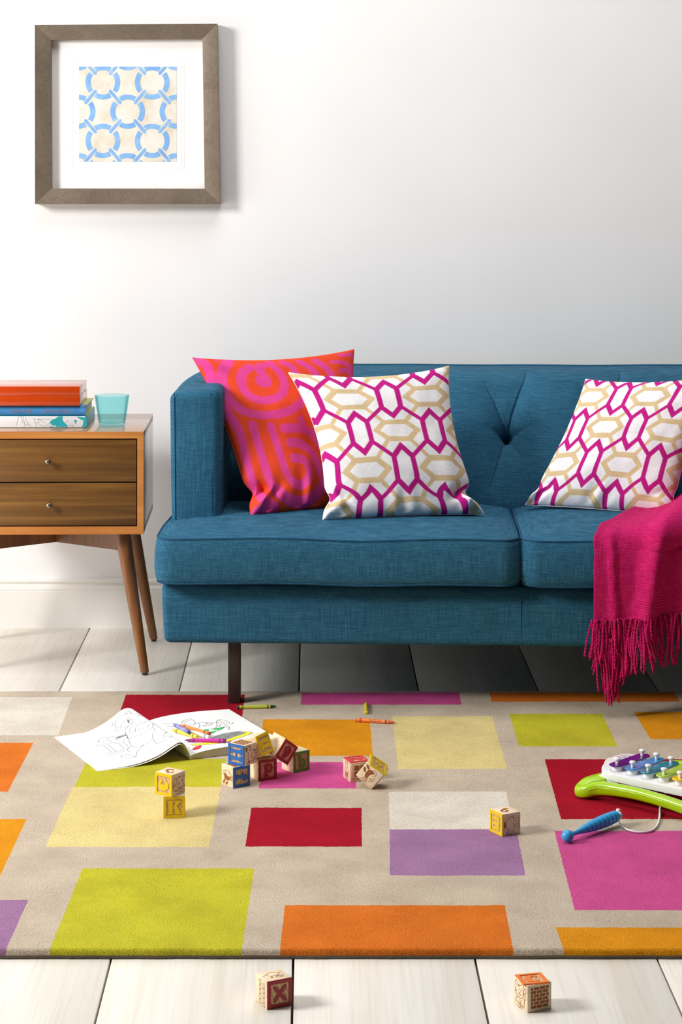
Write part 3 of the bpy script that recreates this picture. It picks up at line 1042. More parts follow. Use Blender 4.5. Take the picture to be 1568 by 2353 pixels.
# profile: from the seat back edge, across the cushion, over the front, straight down
TP = [(5.10, 0.428), (5.02, 0.4265), (4.94, 0.426), (4.86, 0.4255), (4.80, 0.424), (4.768, 0.4205), (4.748, 0.412), (4.738, 0.398),
      (4.735, 0.38), (4.734, 0.35), (4.735, 0.32), (4.738, 0.29), (4.742, 0.26), (4.745, 0.228)]
TPC = catmull([Vector((0, y, z)) for y, z in TP], 10)
NT_ = len(TPC) - 1
TN = []
for i in range(NT_ + 1):
    a_, b_ = TPC[max(0, i - 1)], TPC[min(NT_, i + 1)]
    d_ = (b_ - a_).normalized()
    TN.append(Vector((0, d_.z, -d_.y)))
def throw_pt(a, b):
    fi = b * NT_
    i = min(int(fi), NT_ - 1)
    k = fi - i
    p = TPC[i].lerp(TPC[i + 1], k)
    n_ = TN[i].lerp(TN[i + 1], k).normalized()
    x = X0T + (X1T - X0T) * a
    top = 1 - smoothstep(0.40, 0.62, b)
    fall = smoothstep(0.45, 0.8, b)
    # bunched height on the seat rises to the right
    h = top * (0.040 * smoothstep(0.05, 0.55, a) * (1 - 0.3 * math.sin(a * 9)) + 0.005)
    # folds running down the front
    fold = 0.030 * math.exp(-((x - 0.745 - 0.05 * (1 - b)) / 0.026) ** 2) + 0.008 * math.exp(-((x - 0.655 - 0.02 * b) / 0.012) ** 2) \
        - 0.014 * math.exp(-((x - 0.800 - 0.08 * (1 - b)) / 0.02) ** 2) + 0.016 * math.exp(-((x - 0.86) / 0.022) ** 2) + 0.018 * math.exp(-((x - 0.96) / 0.03) ** 2)
    h += fold * smoothstep(0.30, 0.6, b) + 0.012 * top * math.exp(-((x - 0.80) / 0.03) ** 2)
    h += 0.003 * noise.noise(Vector((x * 14, p.z * 12, 2))) + 0.0012 * noise.noise(Vector((x * 60, p.z * 60, 5)))
    z = p.z
    if b > 0.6:      # the hem rises to the right and wanders
        z += fall * (0.022 * smoothstep(0.0, 0.6, a) + 0.004 * noise.noise(Vector((x * 40, 0, 9))))
    xx = x + (0.028 * (1 - smoothstep(0.25, 0.55, b)) * (1 - a)) * (0.4 + 0.6 * (1 - b)) + 0.003 * noise.noise(Vector((b * 9, 3, 1))) * (1 - a)
    # top-left corner slants back along the seat
    xx += max(0.0, 0.30 - b) * 0.40 * (1 - a)
    return Vector((xx, p.y, z)) + n_ * (max(h, 0.002) + 0.003)
g = G(); g.grid(throw_pt, 150, 190, flip=True)
cl = g.build('throw_cloth', M_THROW, TH, smooth=180)
so = cl.modifiers.new('thickness', 'SOLIDIFY'); so.thickness = 0.003; so.offset = -1
# under layer showing its own hem lower down at the left
def under_pt(a, b):
    x = 0.634 + 0.085 * a
    z = 0.30 + (0.178 - 0.30) * b + 0.006 * a
    y = 4.752 - 0.004 * math.sin(a * 9) - 0.008 * b
    return (x + 0.018 * b * (0.7 - a), y, z)
g = G(); g.grid(under_pt, 24, 40, flip=True)
ul = g.build('under_fold', M_THROW, TH, smooth=180)
so = ul.modifiers.new('thickness', 'SOLIDIFY'); so.thickness = 0.003; so.offset = 0
rnd = random.Random(5)
g = G()
def strand(p, length, drift, r=0.0015, tw=0.0016):
    """one tassel cord: two plies twisted round each other"""
    n_ = int(length / 0.0055) + 3
    ph = rnd.random() * 6
    bow = rnd.uniform(-1, 1) * 0.008
    for ply in (0, 1):
        pts = []
        for i in range(n_ + 1):
            k = i / n_
            c = Vector(p) + Vector((drift[0] * k ** 1.4 + bow * math.sin(k * PI), drift[1] * k + 0.003 * math.sin(k * 5 + ph), -length * k))
            an = ph + ply * PI + k * length / 0.0085 * PI
            pts.append(c + Vector((math.cos(an) * tw * 0.8, math.sin(an) * tw * 0.8, 0)))
        rad = [r] * len(pts)
        rad[-1] = r * 0.5
        g.tube(pts, rad, 5)
a = 0.0
while a < 1.0:
    base = throw_pt(a, 1.0)
    L0 = 0.108 + 0.022 * noise.noise(Vector((a * 7, 2, 2)))
    dr = (rnd.uniform(-0.012, 0.012) - (0.014 if a < 0.03 else 0), rnd.uniform(-0.01, 0.004))
    for k in range(5):
        strand(base + Vector((rnd.uniform(-0.004, 0.004), rnd.uniform(-0.004, 0.002), 0.003)),
               max(0.045, L0 + rnd.uniform(-0.03, 0.012)), (dr[0] + rnd.uniform(-0.006, 0.006), dr[1] + rnd.uniform(-0.006, 0.004)))
    a += 0.020 if a < 0.25 else 0.026
for i in range(13):
    base = Vector(under_pt(i / 12, 1.0))
    for k in range(5):
        strand(base + Vector((rnd.uniform(-0.004, 0.004), -0.003 + rnd.uniform(-0.006, 0.002), 0.01)),
               rnd.uniform(0.105, 0.150) * (0.55 + 0.45 * math.exp(-((i - 4) / 5) ** 2)),
               (rnd.uniform(-0.012, 0.010) + (4 - i) * 0.0016, rnd.uniform(-0.012, 0.004)))
g.build('fringe', M_THROW, TH, smooth=180)
# ------------------------------------------------------------------ things on the nightstand
M_RED = plain('red_lacquer', (192, 62, 0), 0.35, 0.2, coat=1.0, var=0.02)
M_REDEDGE = plain('red_lacquer_lip', (150, 40, 6), 0.4)
M_SPINE = plain('blue_cloth_spine', (62, 140, 205), 0.45, var=0.05)
M_GREENBOARD = plain('pale_green_board', (176, 184, 96), 0.5)
M_PAGES = plain('book_pages', (206, 216, 222), 0.8)
M_TEAL = plain('teal_cover', (40, 168, 178), 0.4)
M_TEALDARK = plain('teal_hinge', (22, 106, 114), 0.5)
M_WHITECOVER = plain('white_cover', (236, 238, 240), 0.4, var=0.01)
M_BRONZEINK = plain('bronze_ink', (168, 130, 128), 0.5)
M_GREYINK = plain('grey_ink', (90, 120, 128), 0.7)
NSM = WM[NS.name]
ZTOP = ZT
def ns_box(px0, px1, py0, py1, y):
    """front rectangle of a thing whose front stands at depth y"""
    a, b = at_y(px0, py0, y), at_y(px1, py1, y)
    return a.x, b.x, b.z, a.z
# teal illustrated book (bottom of the pile)
yb = 5.235
z0b, z1b = ZTOP, ZTOP + 0.0298
xr = at_y(198, 960, yb).x
BK1 = thing('book', 'thick white and teal illustrated book at the bottom of the pile on the nightstand', 'book', (xr - 0.16, yb, ZTOP), group='books piled on the nightstand')
g = G(); g.rbox((xr - 0.30, yb, z0b), (xr, yb + 0.215, z1b), 0.0022, 3)
g.build('cover', M_TEAL, BK1)
g = G(); g.rbox((xr - 0.2985, yb - 0.0006, z0b + 0.0012), (xr - 0.0025, yb + 0.004, z1b - 0.0008), 0.001, 2)
sp = g.build('spine_panel', M_WHITECOVER, BK1)
MS = Matrix(((1, 0, 0, 0), (0, 0, -1, yb - 0.0006), (0, 1, 0, 0), (0, 0, 0, 1)))
def sp_px(pts):   # close-up pixels (scale 7.127 from x 0, y 870) -> spine plane
    return [(at_y(x / 7.127, 870 + y / 7.127, yb).x, min(max(at_y(x / 7.127, 870 + y / 7.127, yb).z, z0b + .0015), z1b - .001)) for x, y in pts]
g = G()
for poly in ([(955, 605), (1030, 605), (1022, 660), (1040, 705), (1085, 745), (1120, 792), (905, 790), (925, 768), (880, 770), (835, 750), (815, 715), (850, 672), (905, 655), (940, 630)],
             [(1255, 605), (1420, 640), (1420, 792), (1340, 792), (1362, 740), (1365, 680), (1320, 668), (1280, 640)],
             [(800, 765), (850, 780), (900, 792), (830, 792)],
             [(1210, 690), (1235, 672), (1262, 690), (1240, 735), (1225, 748), (1238, 715), (1215, 705)],
             [(1185, 765), (1205, 775), (1200, 790), (1190, 780)]):
    g.prism(sp_px(poly), MS, 0, 0.0004)
g.build('teal_illustration', M_TEAL, sp, smooth=0)
g = G()
def ink(g_, pts, M, w, h):
    for p, q in zip(pts[:-1], pts[1:]):
        d = Vector((q[0] - p[0], q[1] - p[1]))
        if d.length < 1e-7:
            continue
        d.normalize()
        n_ = Vector((-d.y, d.x)) * w / 2
        e_ = d * w * 0.4
        g_.prism([(p[0] + n_.x - e_.x, p[1] + n_.y - e_.y), (p[0] - n_.x - e_.x, p[1] - n_.y - e_.y),
                  (q[0] - n_.x + e_.x, q[1] - n_.y + e_.y), (q[0] + n_.x + e_.x, q[1] + n_.y + e_.y)], M, 0, h)
for ln in ([(300, 615), (290, 680), (270, 760)], [(330, 615), (335, 640)], [(350, 612), (370, 700), (372, 730)], [(378, 612), (395, 700), (405, 755)],
           [(412, 625), (450, 725), (505, 790)], [(385, 788), (430, 752), (470, 742), (450, 745)], [(540, 658), (640, 668), (720, 660), (830, 668)],
           [(555, 660), (580, 720), (605, 790)], [(585, 718), (630, 712), (640, 740), (690, 775), (740, 780), (790, 750), (830, 700)],
           [(630, 700), (632, 670), (680, 685), (730, 715)], [(1085, 700), (1075, 720)], [(1105, 675), (1112, 720)], [(1130, 745), (1150, 765), (1185, 765)], [(1150, 725), (1165, 735)]):
    ink(g, sp_px(ln), MS, 0.0005, 0.0003)
g.build('line_illustration', M_GREYINK, sp, smooth=0)
# blue book with pale green boards
y2 = 5.232
z0, z1 = z1b + 0.0003, z1b + 0.0257
xr2 = at_y(195, 940, y2).x
BK2 = thing('book', 'blue-spined book with pale green boards lying between red box and teal book', 'book', (xr2 - 0.15, y2, z0), group='books piled on the nightstand')
g = G()
for zz in (z0, z1 - 0.0024):
    g.rbox((xr2 - 0.27, y2 + 0.012, zz), (xr2 + 0.0035, y2 + 0.182, zz + 0.0024), 0.0006, 2)
g.build('boards', M_GREENBOARD, BK2)
g = G(); g.rbox((xr2 - 0.268, y2 + 0.008, z0 + 0.0026), (xr2 - 0.001, y2 + 0.178, z1 - 0.0026), 0.0006, 1)
g.build('page_block', M_PAGES, BK2)
g = G()
n = 14
ring = []
for i in range(n + 1):
    an = -PI / 2 + PI * i / n
    ring.append((y2 + 0.013 - 0.0125 * max(0, math.cos(an)) ** 0.6, (z0 + z1) / 2 + (z1 - z0) / 2 * math.sin(an)))
ring2 = ring + [(y2 + 0.03, z1 + 0.0001), (y2 + 0.03, z1 - 0.002), (y2 + 0.014, z1 - 0.003), (y2 + 0.014, z0 + 0.003), (y2 + 0.03, z0 + 0.002), (y2 + 0.03, z0)]
N = len(ring2)
g.add([(xr2 - 0.27, a, b) for a, b in ring2] + [(xr2, a, b) for a, b in ring2],
      [(i, (i + 1) % N, N + (i + 1) % N, N + i) for i in range(N)] + [tuple(range(N)), tuple(reversed(range(N, 2 * N)))])
s2 = g.build('spine', M_SPINE, BK2, smooth=40)
g = G()
for body, cx in (('Betty & Friends', 129.5), ('Betty White', 49.5)):     # printed upside down
    vs, fs = text_geo(body, 0.0098, 0.0002)
    c_ = at_y(cx, 944.6, y2)
    M_ = Matrix.Translation((c_.x, y2 + 0.0002, (z0 + z1) / 2 - 0.0015)) @ Matrix.Rotation(PI / 2, 4, 'X') @ Matrix.Rotation(PI, 4, 'Z')
    g.add([M_ @ Vector((v_[0] * 1.0, v_[1] * 0.9, v_[2])) for v_ in vs], fs)
g.build('spine_lettering', M_BRONZEINK, s2, smooth=0)
# red lacquer box, lid and base
y3 = 5.222
zr = z1 + 0.0006
xr3 = at_y(184, 900, y3).x
BX = thing('lacquer_box', 'glossy red-orange lidded box on top of the books on the nightstand', 'box', (xr3 - 0.15, y3, zr))
g = G(); g.rbox((xr3 - 0.285, y3, zr), (xr3, y3 + 0.165, zr + 0.0235), 0.0008, 2); g.build('base', M_RED, BX)
g = G(); g.rbox((xr3 - 0.283, y3 + 0.001, zr + 0.0235), (xr3 - 0.002, y3 + 0.164, zr + 0.0242), 0.0003, 1); g.build('lip', M_REDEDGE, BX)
g = G(); g.rbox((xr3 - 0.285, y3 + 0.0003, zr + 0.0240), (xr3 - 0.0014, y3 + 0.1645, zr + 0.0472), 0.0010, 2); g.build('lid', M_RED, BX)
# turquoise tumbler
t = NT('turquoise_glass', 0.0, 0.5)
lw = t.n('LayerWeight'); lw.inputs['Blend'].default_value = 0.35
tr = t.n('BsdfTransparent')
t.link(t.ramp(lw.outputs['Facing'], [(0.2, (226, 249, 250)), (0.75, (206, 242, 245)), (1.0, (180, 228, 235))]), tr.inputs[0])
gs = t.n('BsdfGlossy'); gs.inputs['Roughness'].default_value = 0.02
fr = t.n('Fresnel'); fr.inputs['IOR'].default_value = 1.10
mx = t.n('MixShader')
t.link(t.math('MULTIPLY', fr.outputs[0], 0.35), mx.inputs[0]); t.link(tr.outputs[0], mx.inputs[1]); t.link(gs.outputs[0], mx.inputs[2])
t.link(mx.outputs[0], t.t.nodes['Material Output'].inputs['Surface'])
M_GLASS = t.m
ty = 5.285
tx = (257.5 - CX) * ty / F
prof = [(0.0, 0.0), (0.0300, 0.0), (0.0322, 0.0015), (0.0340, 0.012), (0.0432, 0.0742), (0.0430, 0.0752), (0.0422, 0.0755), (0.0415, 0.0748), (0.0325, 0.0125), (0.0300, 0.0075), (0.0, 0.0062)]
g = G(); g.lathe(prof, Matrix.Translation((tx, ty, ZTOP + 0.0002)), 64, cap=False)
gl = g.build('drinking_glass', M_GLASS, smooth=50, loc=(tx, ty, ZTOP))
tag(gl, 'empty turquoise glass tumbler on the nightstand beside the books', 'glass')

# ------------------------------------------------------------------ alphabet blocks
S = 0.0405
hS = S / 2
t = NT('block_wood', 0.55, 0.3)
v = t.co('Object', (26, 160, 160))
f = t.noise(v, 1.0, 3, 0.55, 0.5)
t.color(t.ramp(f, [(0.3, (226, 200, 164)), (0.6, (240, 220, 190)), (0.8, (246, 230, 205))]))
M_BWOOD = t.m
t = NT('block_wood_grainy', 0.6, 0.3)
wv = t.n('TexWave'); wv.inputs['Scale'].default_value = 62.0; wv.inputs['Distortion'].default_value = 3.5; wv.inputs['Detail'].default_value = 2.0
t.link(t.co('Object', (1, 1.3, 0.6), (0, 0.5, 0.4)), wv.inputs['Vector'])
t.color(t.ramp(wv.outputs['Fac'], [(0.15, (196, 154, 110)), (0.5, (212, 174, 132)), (0.9, (220, 186, 146))]))
M_BGRAIN = t.m
M_BURN = plain('engraved_brown', (150, 88, 40), 0.8)
BP_ = {k: plain(k + '_block_paint', c, 0.45, var=0.05) for k, c in
       dict(blue=(38, 104, 186), yellow=(236, 200, 8), red=(156, 24, 30), green=(88, 148, 36), orange=(242, 122, 20), coral=(218, 66, 72)).items()}

def rect(x0, y0, x1, y1):
    return [(x0, y0), (x1, y0), (x1, y1), (x0, y1)]
def band(cx, cy, rx, ry, a0, a1, w0, w1, n_=14):
    """arc stroke whose width swells from w0 at the ends to w1 in the middle, as one polygon"""
    o, i_ = [], []
    for k in range(n_ + 1):
        f_ = k / n_
        an = math.radians(a0 + (a1 - a0) * f_)
        w_ = (w0 + (w1 - w0) * math.sin(PI * f_)) / 2
        o.append((cx + (rx + w_) * math.cos(an), cy + (ry + w_) * math.sin(an)))
        i_.append((cx + (rx - w_) * math.cos(an), cy + (ry - w_) * math.sin(an)))
    return o + list(reversed(i_))
def ell(cx, cy, rx, ry, n_=20, rot=0):
    c_, s_ = math.cos(math.radians(rot)), math.sin(math.radians(rot))
    out = []
    for k in range(n_):
        x, y = rx * math.cos(2 * PI * k / n_), ry * math.sin(2 * PI * k / n_)
        out.append((cx + x * c_ - y * s_, cy + x * s_ + y * c_))
    return out
def ring2d(cx, cy, rx, ry, ix, iy, ox=0, oy=0):
    out = []
    n_ = 20
    for k in range(n_):
        q = []
        for kk, (a_, b_, dx, dy) in ((k, (rx, ry, 0, 0)), (k + 1, (rx, ry, 0, 0)), (k + 1, (ix, iy, ox, oy)), (k, (ix, iy, ox, oy))) if False else \
                [(k, (rx, ry, 0, 0)), (k + 1, (rx, ry, 0, 0)), (k + 1, (ix, iy, ox, oy)), (k, (ix, iy, ox, oy))]:
            an = 2 * PI * kk / n_
            q.append((cx + dx + a_ * math.cos(an), cy + dy + b_ * math.sin(an)))
        out.append(q)
    return out
GLY = {
 'H': [rect(-.48, .36, -.06, .5), rect(.06, .36, .48, .5), rect(-.48, -.5, -.06, -.36), rect(.06, -.5, .48, -.36), rect(-.40, -.4, -.14, .4), rect(.14, -.4, .40, .4), rect(-.15, -.08, .15, .08)],
 'K': [rect(-.48, .38, -.04, .5), rect(-.48, -.5, -.04, -.38), rect(-.41, -.4, -.11, .4), [(-.12, -.10), (.16, .38), (.06, .38), (.06, .5), (.5, .5), (.5, .38), (.42, .38), (.02, -.02)],
       [(-.02, .06), (.20, .12), (.44, -.38), (.52, -.38), (.52, -.5), (.08, -.5), (.08, -.40), (.12, -.38)]],
 'f': [rect(-.22, -.5, .22, -.36), rect(-.12, -.4, .12, .3), rect(-.28, .02, .26, .16), band(.12, .24, .15, .16, 180, 10, .2, .2), ell(.25, .28, .1, .1)],
 'p': [rect(-.36, -.5, .10, -.38), rect(-.27, -.4, -.03, .42), [(-.36, .30), (-.27, .42), (-.03, .48), (-.03, .30)]] + ring2d(.12, .12, .29, .36, .07, .17, .0, .0),
 'b': [rect(-.36, .38, -.03, .5), rect(-.28, -.46, -.04, .42)] + ring2d(.12, -.14, .29, .36, .07, .17),
 '9': ring2d(.0, .10, .34, .38, .08, .09, -.08, .06) + [band(-.02, .02, .27, .40, 30, -100, .30, .16), ell(-.14, -.36, .12, .11)],
 'C': [band(.05, 0, .30, .38, 48, 312, .10, .34, 20), ell(.26, .28, .11, .11)],
 'c': [band(.03, 0, .27, .33, 40, 320, .10, .40, 20), ell(.22, .22, .12, .12)],
 'n': [rect(-.40, -.5, .40, -.34), rect(-.30, -.4, -.04, .5), rect(.08, -.4, .34, .3), [(-.42, .36), (-.3, .5), (.2, .5), (.34, .38), (.34, .26), (-.3, .26)]],
 'm': [rect(-.50, -.42, -.16, -.32), rect(-.10, -.42, .16, -.32), rect(.2, -.42, .5, -.32), rect(-.42, -.36, -.22, .40), rect(-.05, -.36, .13, .3), rect(.27, -.36, .45, .25),
       [(-.5, .3), (-.42, .42), (-.22, .42), (-.22, .2), (-.42, .24)], band(-.06, .2, .14, .16, 0, 180, .2, .14), band(.28, .18, .14, .16, 0, 180, .2, .14)],
 'X': [ell(.2, .22, .13, .30, rot=-42), ell(-.2, .22, .12, .28, rot=42), ell(-.2, -.22, .12, .30, rot=-42), ell(.2, -.22, .13, .28, rot=42), ell(0, 0, .14, .14)],
 'R': [rect(-.44, .38, -.1, .5), rect(-.44, -.5, -.02, -.38), rect(-.36, -.4, -.12, .4), [(-.12, -.02), (.1, -.02), (.28, -.38), (.46, -.38), (.46, -.5), (.1, -.5), (-.06, -.12)]] + ring2d(.04, .22, .32, .28, .10, .11),
 '2': [band(.0, .2, .22, .20, 200, -60, .12, .22, 16), ell(-.2, .17, .11, .1), [(.26, .1), (.08, .0), (-.36, -.42), (-.30, -.5), (-.1, -.30), (.1, -.1)], [(-.36, -.44), (-.2, -.28), (.1, -.32), (.26, -.22), (.36, -.2), (.3, -.5), (-.1, -.44), (-.32, -.5)]],
 '6': ring2d(.0, -.14, .30, .32, .10, .18) + [band(.18, .0, .36, .46, 92, 190, .06, .2, 14)],
 '3': [band(-.02, .22, .22, .2, 160, -80, .12, .2), band(-.02, -.2, .25, .24, 80, -160, .12, .22), ell(-.2, .26, .1, .09), ell(-.22, -.28, .1, .1)],
}
def sm(pts, closed=False, n_=4):
    return [(p.x, p.y) for p in catmull([Vector((a_, b_, 0)) for a_, b_ in pts], n_, closed)] + ([pts[0]] if closed else [])
PIC = {   # engraved pictures: filled shapes, lines, caption (text, x, y, size)
 'fish': dict(fill=[[(-.02, .30), (.16, .22), (.04, .06), (-.02, -.12), (.0, -.26), (-.16, -.18), (-.22, -.02), (-.2, .16), (-.12, .26)], ell(-.30, .28, .15, .07, rot=-30), ell(-.36, .06, .07, .14, rot=40)],
              line=[ell(.06, -.02, .26, .29) + [(.32, -.02)], sm([(.12, .22), (.0, .02), (.02, -.26)]), sm([(.0, .30), (.06, .40), (.14, .34), (.20, .38), (.24, .28), (.28, .20)]),
                    sm([(-.10, -.22), (-.16, -.34), (-.04, -.30), (.0, -.38), (.06, -.28)]), sm([(.10, -.10), (.18, -.16), (.24, -.06)]), ell(.2, .08, .012, .02, 8)], cap=('FISH', -.06, -.44, .17)),
 'cat': dict(fill=[[(-.16, .28), (-.10, .36), (-.08, .24)], [(.16, .06), (.24, .12), (.24, .0)], [(-.26, .06), (-.34, .12), (-.34, .0)], ell(-.04, .04, .035, .03, 10), [(.27, -.28), (.32, -.22), (.26, -.2)], [(.28, -.16), (.34, -.1), (.28, -.08)]],
             line=[sm([(-.3, .26), (-.36, .38), (-.28, .46), (-.18, .34), (-.04, .32), (.06, .36), (.16, .46), (.22, .38), (.18, .26), (.24, .1), (.18, -.06), (.04, -.14), (-.14, -.14), (-.28, -.06), (-.36, .08)], True),
                   sm([(-.10, .0), (-.04, -.06), (.04, .0)]), sm([(-.16, -.14), (-.3, -.2), (-.28, -.32), (-.1, -.36), (.1, -.38), (.26, -.40), (.3, -.2), (.34, .0), (.26, .14), (.30, .30), (.40, .30), (.42, .18), (.34, .12)]),
                   sm([(-.06, -.22), (-.02, -.34), (.06, -.38)]), sm([(.08, -.2), (.02, -.28), (.06, -.36)]), [(-.1, .12), (-.1, .16)], [(.02, .12), (.02, .16)]], cap=('CAT', .0, -.47, .15)),
 'whale': dict(fill=[ell(.0, .34, .05, .05), ell(-.08, .38, .08, .045, rot=20), ell(.09, .38, .08, .045, rot=-20), ell(.18, .06, .018, .022, 8), ell(.26, .06, .018, .022, 8)],
               line=[sm([(-.28, .10), (-.1, .28), (.14, .28), (.34, .12), (.38, -.06), (.28, -.2), (.06, -.28), (-.16, -.26), (-.3, -.10)]), sm([(-.28, .10), (-.34, .22), (-.42, .28), (-.42, .14), (-.5, .08), (-.42, .0), (-.3, -.10)]),
                     sm([(.06, -.10), (.2, -.14), (.36, -.02)]), sm([(-.1, -.10), (-.06, -.2), (.02, -.10)])], cap=('WHALE', .0, -.42, .15)),
 'horse': dict(fill=[[(-.46, .26), (-.34, .2), (-.28, .06), (-.36, .02), (-.42, .12)], ell(.36, .34, .05, .09, rot=-20), ell(.26, .30, .05, .07, rot=20), rect(-.34, -.36, -.26, -.28), rect(.1, -.36, .2, -.28)],
               line=[sm([(-.32, .12), (-.2, .18), (.0, .16), (.14, .2), (.22, .28), (.36, .3), (.44, .16), (.40, .02), (.28, -.04), (.2, .04)]), sm([(-.32, .12), (-.36, -.06), (-.34, -.32), (-.24, -.34), (-.22, -.14), (-.06, -.1), (.06, -.14), (.08, -.34), (.18, -.34), (.2, -.06), (.22, .06)]),
                     ell(.38, .06, .07, .05, 12) + [(.45, .06)]], cap=('HORSE', -.04, -.45, .15)),
 'violin': dict(fill=[rect(-.06, .06, .0, .28)], line=[ell(-.03, -.18, .2, .17) + [(.17, -.18)], ell(-.03, .06, .15, .12) + [(.12, .06)], sm([(-.05, .28), (-.12, .40), (-.02, .44), (.04, .36), (.0, .28)]), [(-.06, .28), (-.06, -.26)], [(0, .28), (0, -.26)], [(.1, -.1), (.4, .12)], [(.14, -.14), (.42, .08)]], cap=('VIOLIN', .02, -.44, .15)),
 'brick': dict(fill=[rect(max(-.38, -.38 + (k - (r % 2) * .5) * .26), -.40 + r * .135, min(.40, -.38 + (k - (r % 2) * .5) * .26 + .235), -.40 + r * .135 + .115) for r in range(6) for k in range(4)
                     if min(.40, -.38 + (k - (r % 2) * .5) * .26 + .235) - max(-.38, -.38 + (k - (r % 2) * .5) * .26) > .03], line=[]),
 'window': dict(fill=[rect(-.30, -.26, -.02, .02), rect(.02, -.26, .30, .02), rect(-.30, .06, -.02, .32), rect(.02, .06, .30, .32)], line=[[(-.37, -.34), (.37, -.34), (.37, .40), (-.37, .40), (-.37, -.34)], [(-.42, -.38), (.42, -.38)]]),
 'king': dict(fill=[rect(-.18, -.34, -.02, -.12), rect(.04, -.34, .18, -.12)], line=[ell(0, .2, .14, .13) + [(.14, .2)], sm([(-.14, .28), (-.18, .44), (-.08, .36), (0, .46), (.08, .36), (.18, .44), (.14, .28)]), sm([(-.2, .06), (-.26, -.1), (-.2, -.12), (0, -.06), (.2, -.12), (.26, -.1), (.2, .06)]), [(-.24, -.36), (.24, -.36)]], cap=('KING', 0, -.45, .12)),
 'crab': dict(fill=[ell(-.16, -.14, .05, .07)], line=[ell(0, .12, .26, .16) + [(.26, .12)], sm([(-.26, .14), (-.38, .1), (-.42, .02)]), sm([(.26, .14), (.36, .2), (.44, .1)]), ell(.16, -.16, .16, .10) + [(.32, -.16)], sm([(.06, -.16), (.14, -.10), (.2, -.2), (.26, -.12)])]),
 'chain': dict(fill=[], line=[ell(-.1 + .3 * s_, .34 - .18 * k - .08 * s_, .07, .10, 12, 20) + [(-.03 + .3 * s_, .34 - .18 * k - .08 * s_)] for s_ in (0, 1) for k in range(5)], cap=None),
 'swan': dict(fill=[], line=[sm([(-.3, .0), (-.1, .1), (.2, .06), (.34, -.1)]), sm([(-.2, -.1), (.0, -.06), (.24, -.16)])], cap=None),
}
def face_matrix(face, rot):
    ux, uy, n_ = dict(front=((1, 0, 0), (0, 0, 1), (0, -1, 0)), left=((0, -1, 0), (0, 0, 1), (-1, 0, 0)), right=((0, 1, 0), (0, 0, 1), (1, 0, 0)),
                      top=((1, 0, 0), (0, 1, 0), (0, 0, 1)), back=((-1, 0, 0), (0, 0, 1), (0, 1, 0)))[face]
    M_ = Matrix(((ux[0], uy[0], n_[0], n_[0] * hS), (ux[1], uy[1], n_[1], n_[1] * hS), (ux[2], uy[2], n_[2], n_[2] * hS), (0, 0, 0, 1)))
    return M_ @ Matrix.Rotation(math.radians(rot), 4, 'Z')
DEEP = 0.0014
def block(label, loc, rot, faces):
    """faces: face -> ('letter', glyph, colour, turn) or ('pic', name, turn) or ('num', glyph, turn)"""
    R = rot if isinstance(rot, Matrix) else Matrix.Rotation(math.radians(rot), 3, 'Z')
    base = Vector(loc)
    root = thing('alphabet_block', label, 'toy block', base, R, group='wooden alphabet blocks')
    lo, hi = [-hS] * 3, [hS] * 3
    for fc, spec in faces.items():
        if spec[0] == 'letter':
            k, sd = dict(front=(1, 0), back=(1, 1), left=(0, 0), right=(0, 1), top=(2, 1))[fc]
            (hi if sd else lo)[k] += -DEEP if sd else DEEP
    g = G(); g.rbox(lo, hi, 0.0011, 2)
    grain = any(s_[0] == 'letter' for s_ in faces.values())
    g.build('body', M_BWOOD, root, True)
    for fc, spec in faces.items():
        M_ = face_matrix(fc, spec[-1])
        if spec[0] == 'letter':
            _, gl_, cn, turn = spec
            g = G(); g.prism(rect(-hS + .003, -hS + .003, hS - .003, hS - .003), M_, -DEEP - .0002, -DEEP + 0.00015)
            g.build('letter_panel', M_BGRAIN, root, True, smooth=0)
            g = G()
            o_, i_ = hS, hS - 0.0056
            for k in range(4):      # four mitred bars of the painted border
                c_ = [(-1, -1), (1, -1), (1, 1), (-1, 1)]
                a_, b_ = c_[k], c_[(k + 1) % 4]
                ro = o_ - 0.0009
                g.prism([(a_[0] * o_, a_[1] * o_), (b_[0] * o_, b_[1] * o_), (b_[0] * i_, b_[1] * i_), (a_[0] * i_, a_[1] * i_)], M_, -DEEP - .0006, -0.0006)
                g.prism([(a_[0] * ro, a_[1] * ro), (b_[0] * ro, b_[1] * ro), (b_[0] * i_, b_[1] * i_), (a_[0] * i_, a_[1] * i_)], M_, -0.0006, 0.0)
            g.build('painted_border', BP_[cn], root, True, smooth=0)
            g = G()
            sz = 0.0262
            for k_, poly in enumerate(GLY[gl_]):
                g.prism([(x * sz, y * sz) for x, y in poly], M_, -DEEP, -0.0003 + 0.00001 * (k_ % 24))
            g.build('letter', BP_[cn], root, True, smooth=0)
        else:
            g = G()
            if spec[0] == 'num':
                for k_, poly in enumerate(GLY[spec[1]]):
                    g.prism([(x * 0.026, y * 0.026) for x, y in poly], M_, -.0003, 0.0001 + 0.000006 * k_)
            else:
                P_ = PIC[spec[1]]
                q = 0.0385
                for poly in P_['fill']:
                    g.prism([(x * q, y * q) for x, y in poly], M_, -.0003, 0.00012)
                for ln in P_['line']:
                    ink(g, [(x * q, y * q) for x, y in ln], M_, 0.00085, 0.00012)
                if P_.get('cap'):
                    tx_, cx_, cy_, cs_ = P_['cap']
                    vs, fs = text_geo(tx_, cs_ * q * 1.15, 0.00012)
                    g.add([M_ @ Vector((v_[0] + cx_ * q, v_[1] + cy_ * q, v_[2])) for v_ in vs], fs)
            g.build('engraving', M_BURN, root, True, smooth=0)
    return root
zg = T_RUG + hS - 0.0006
zs = zg + S + 0.0002
LB = 'wooden alphabet block with '
block('wooden block with yellow K face, lower of the two-block tower on the rug', (-0.2543, 3.9811, zg), 5.0, dict(front=('letter', 'K', 'yellow', 0)))
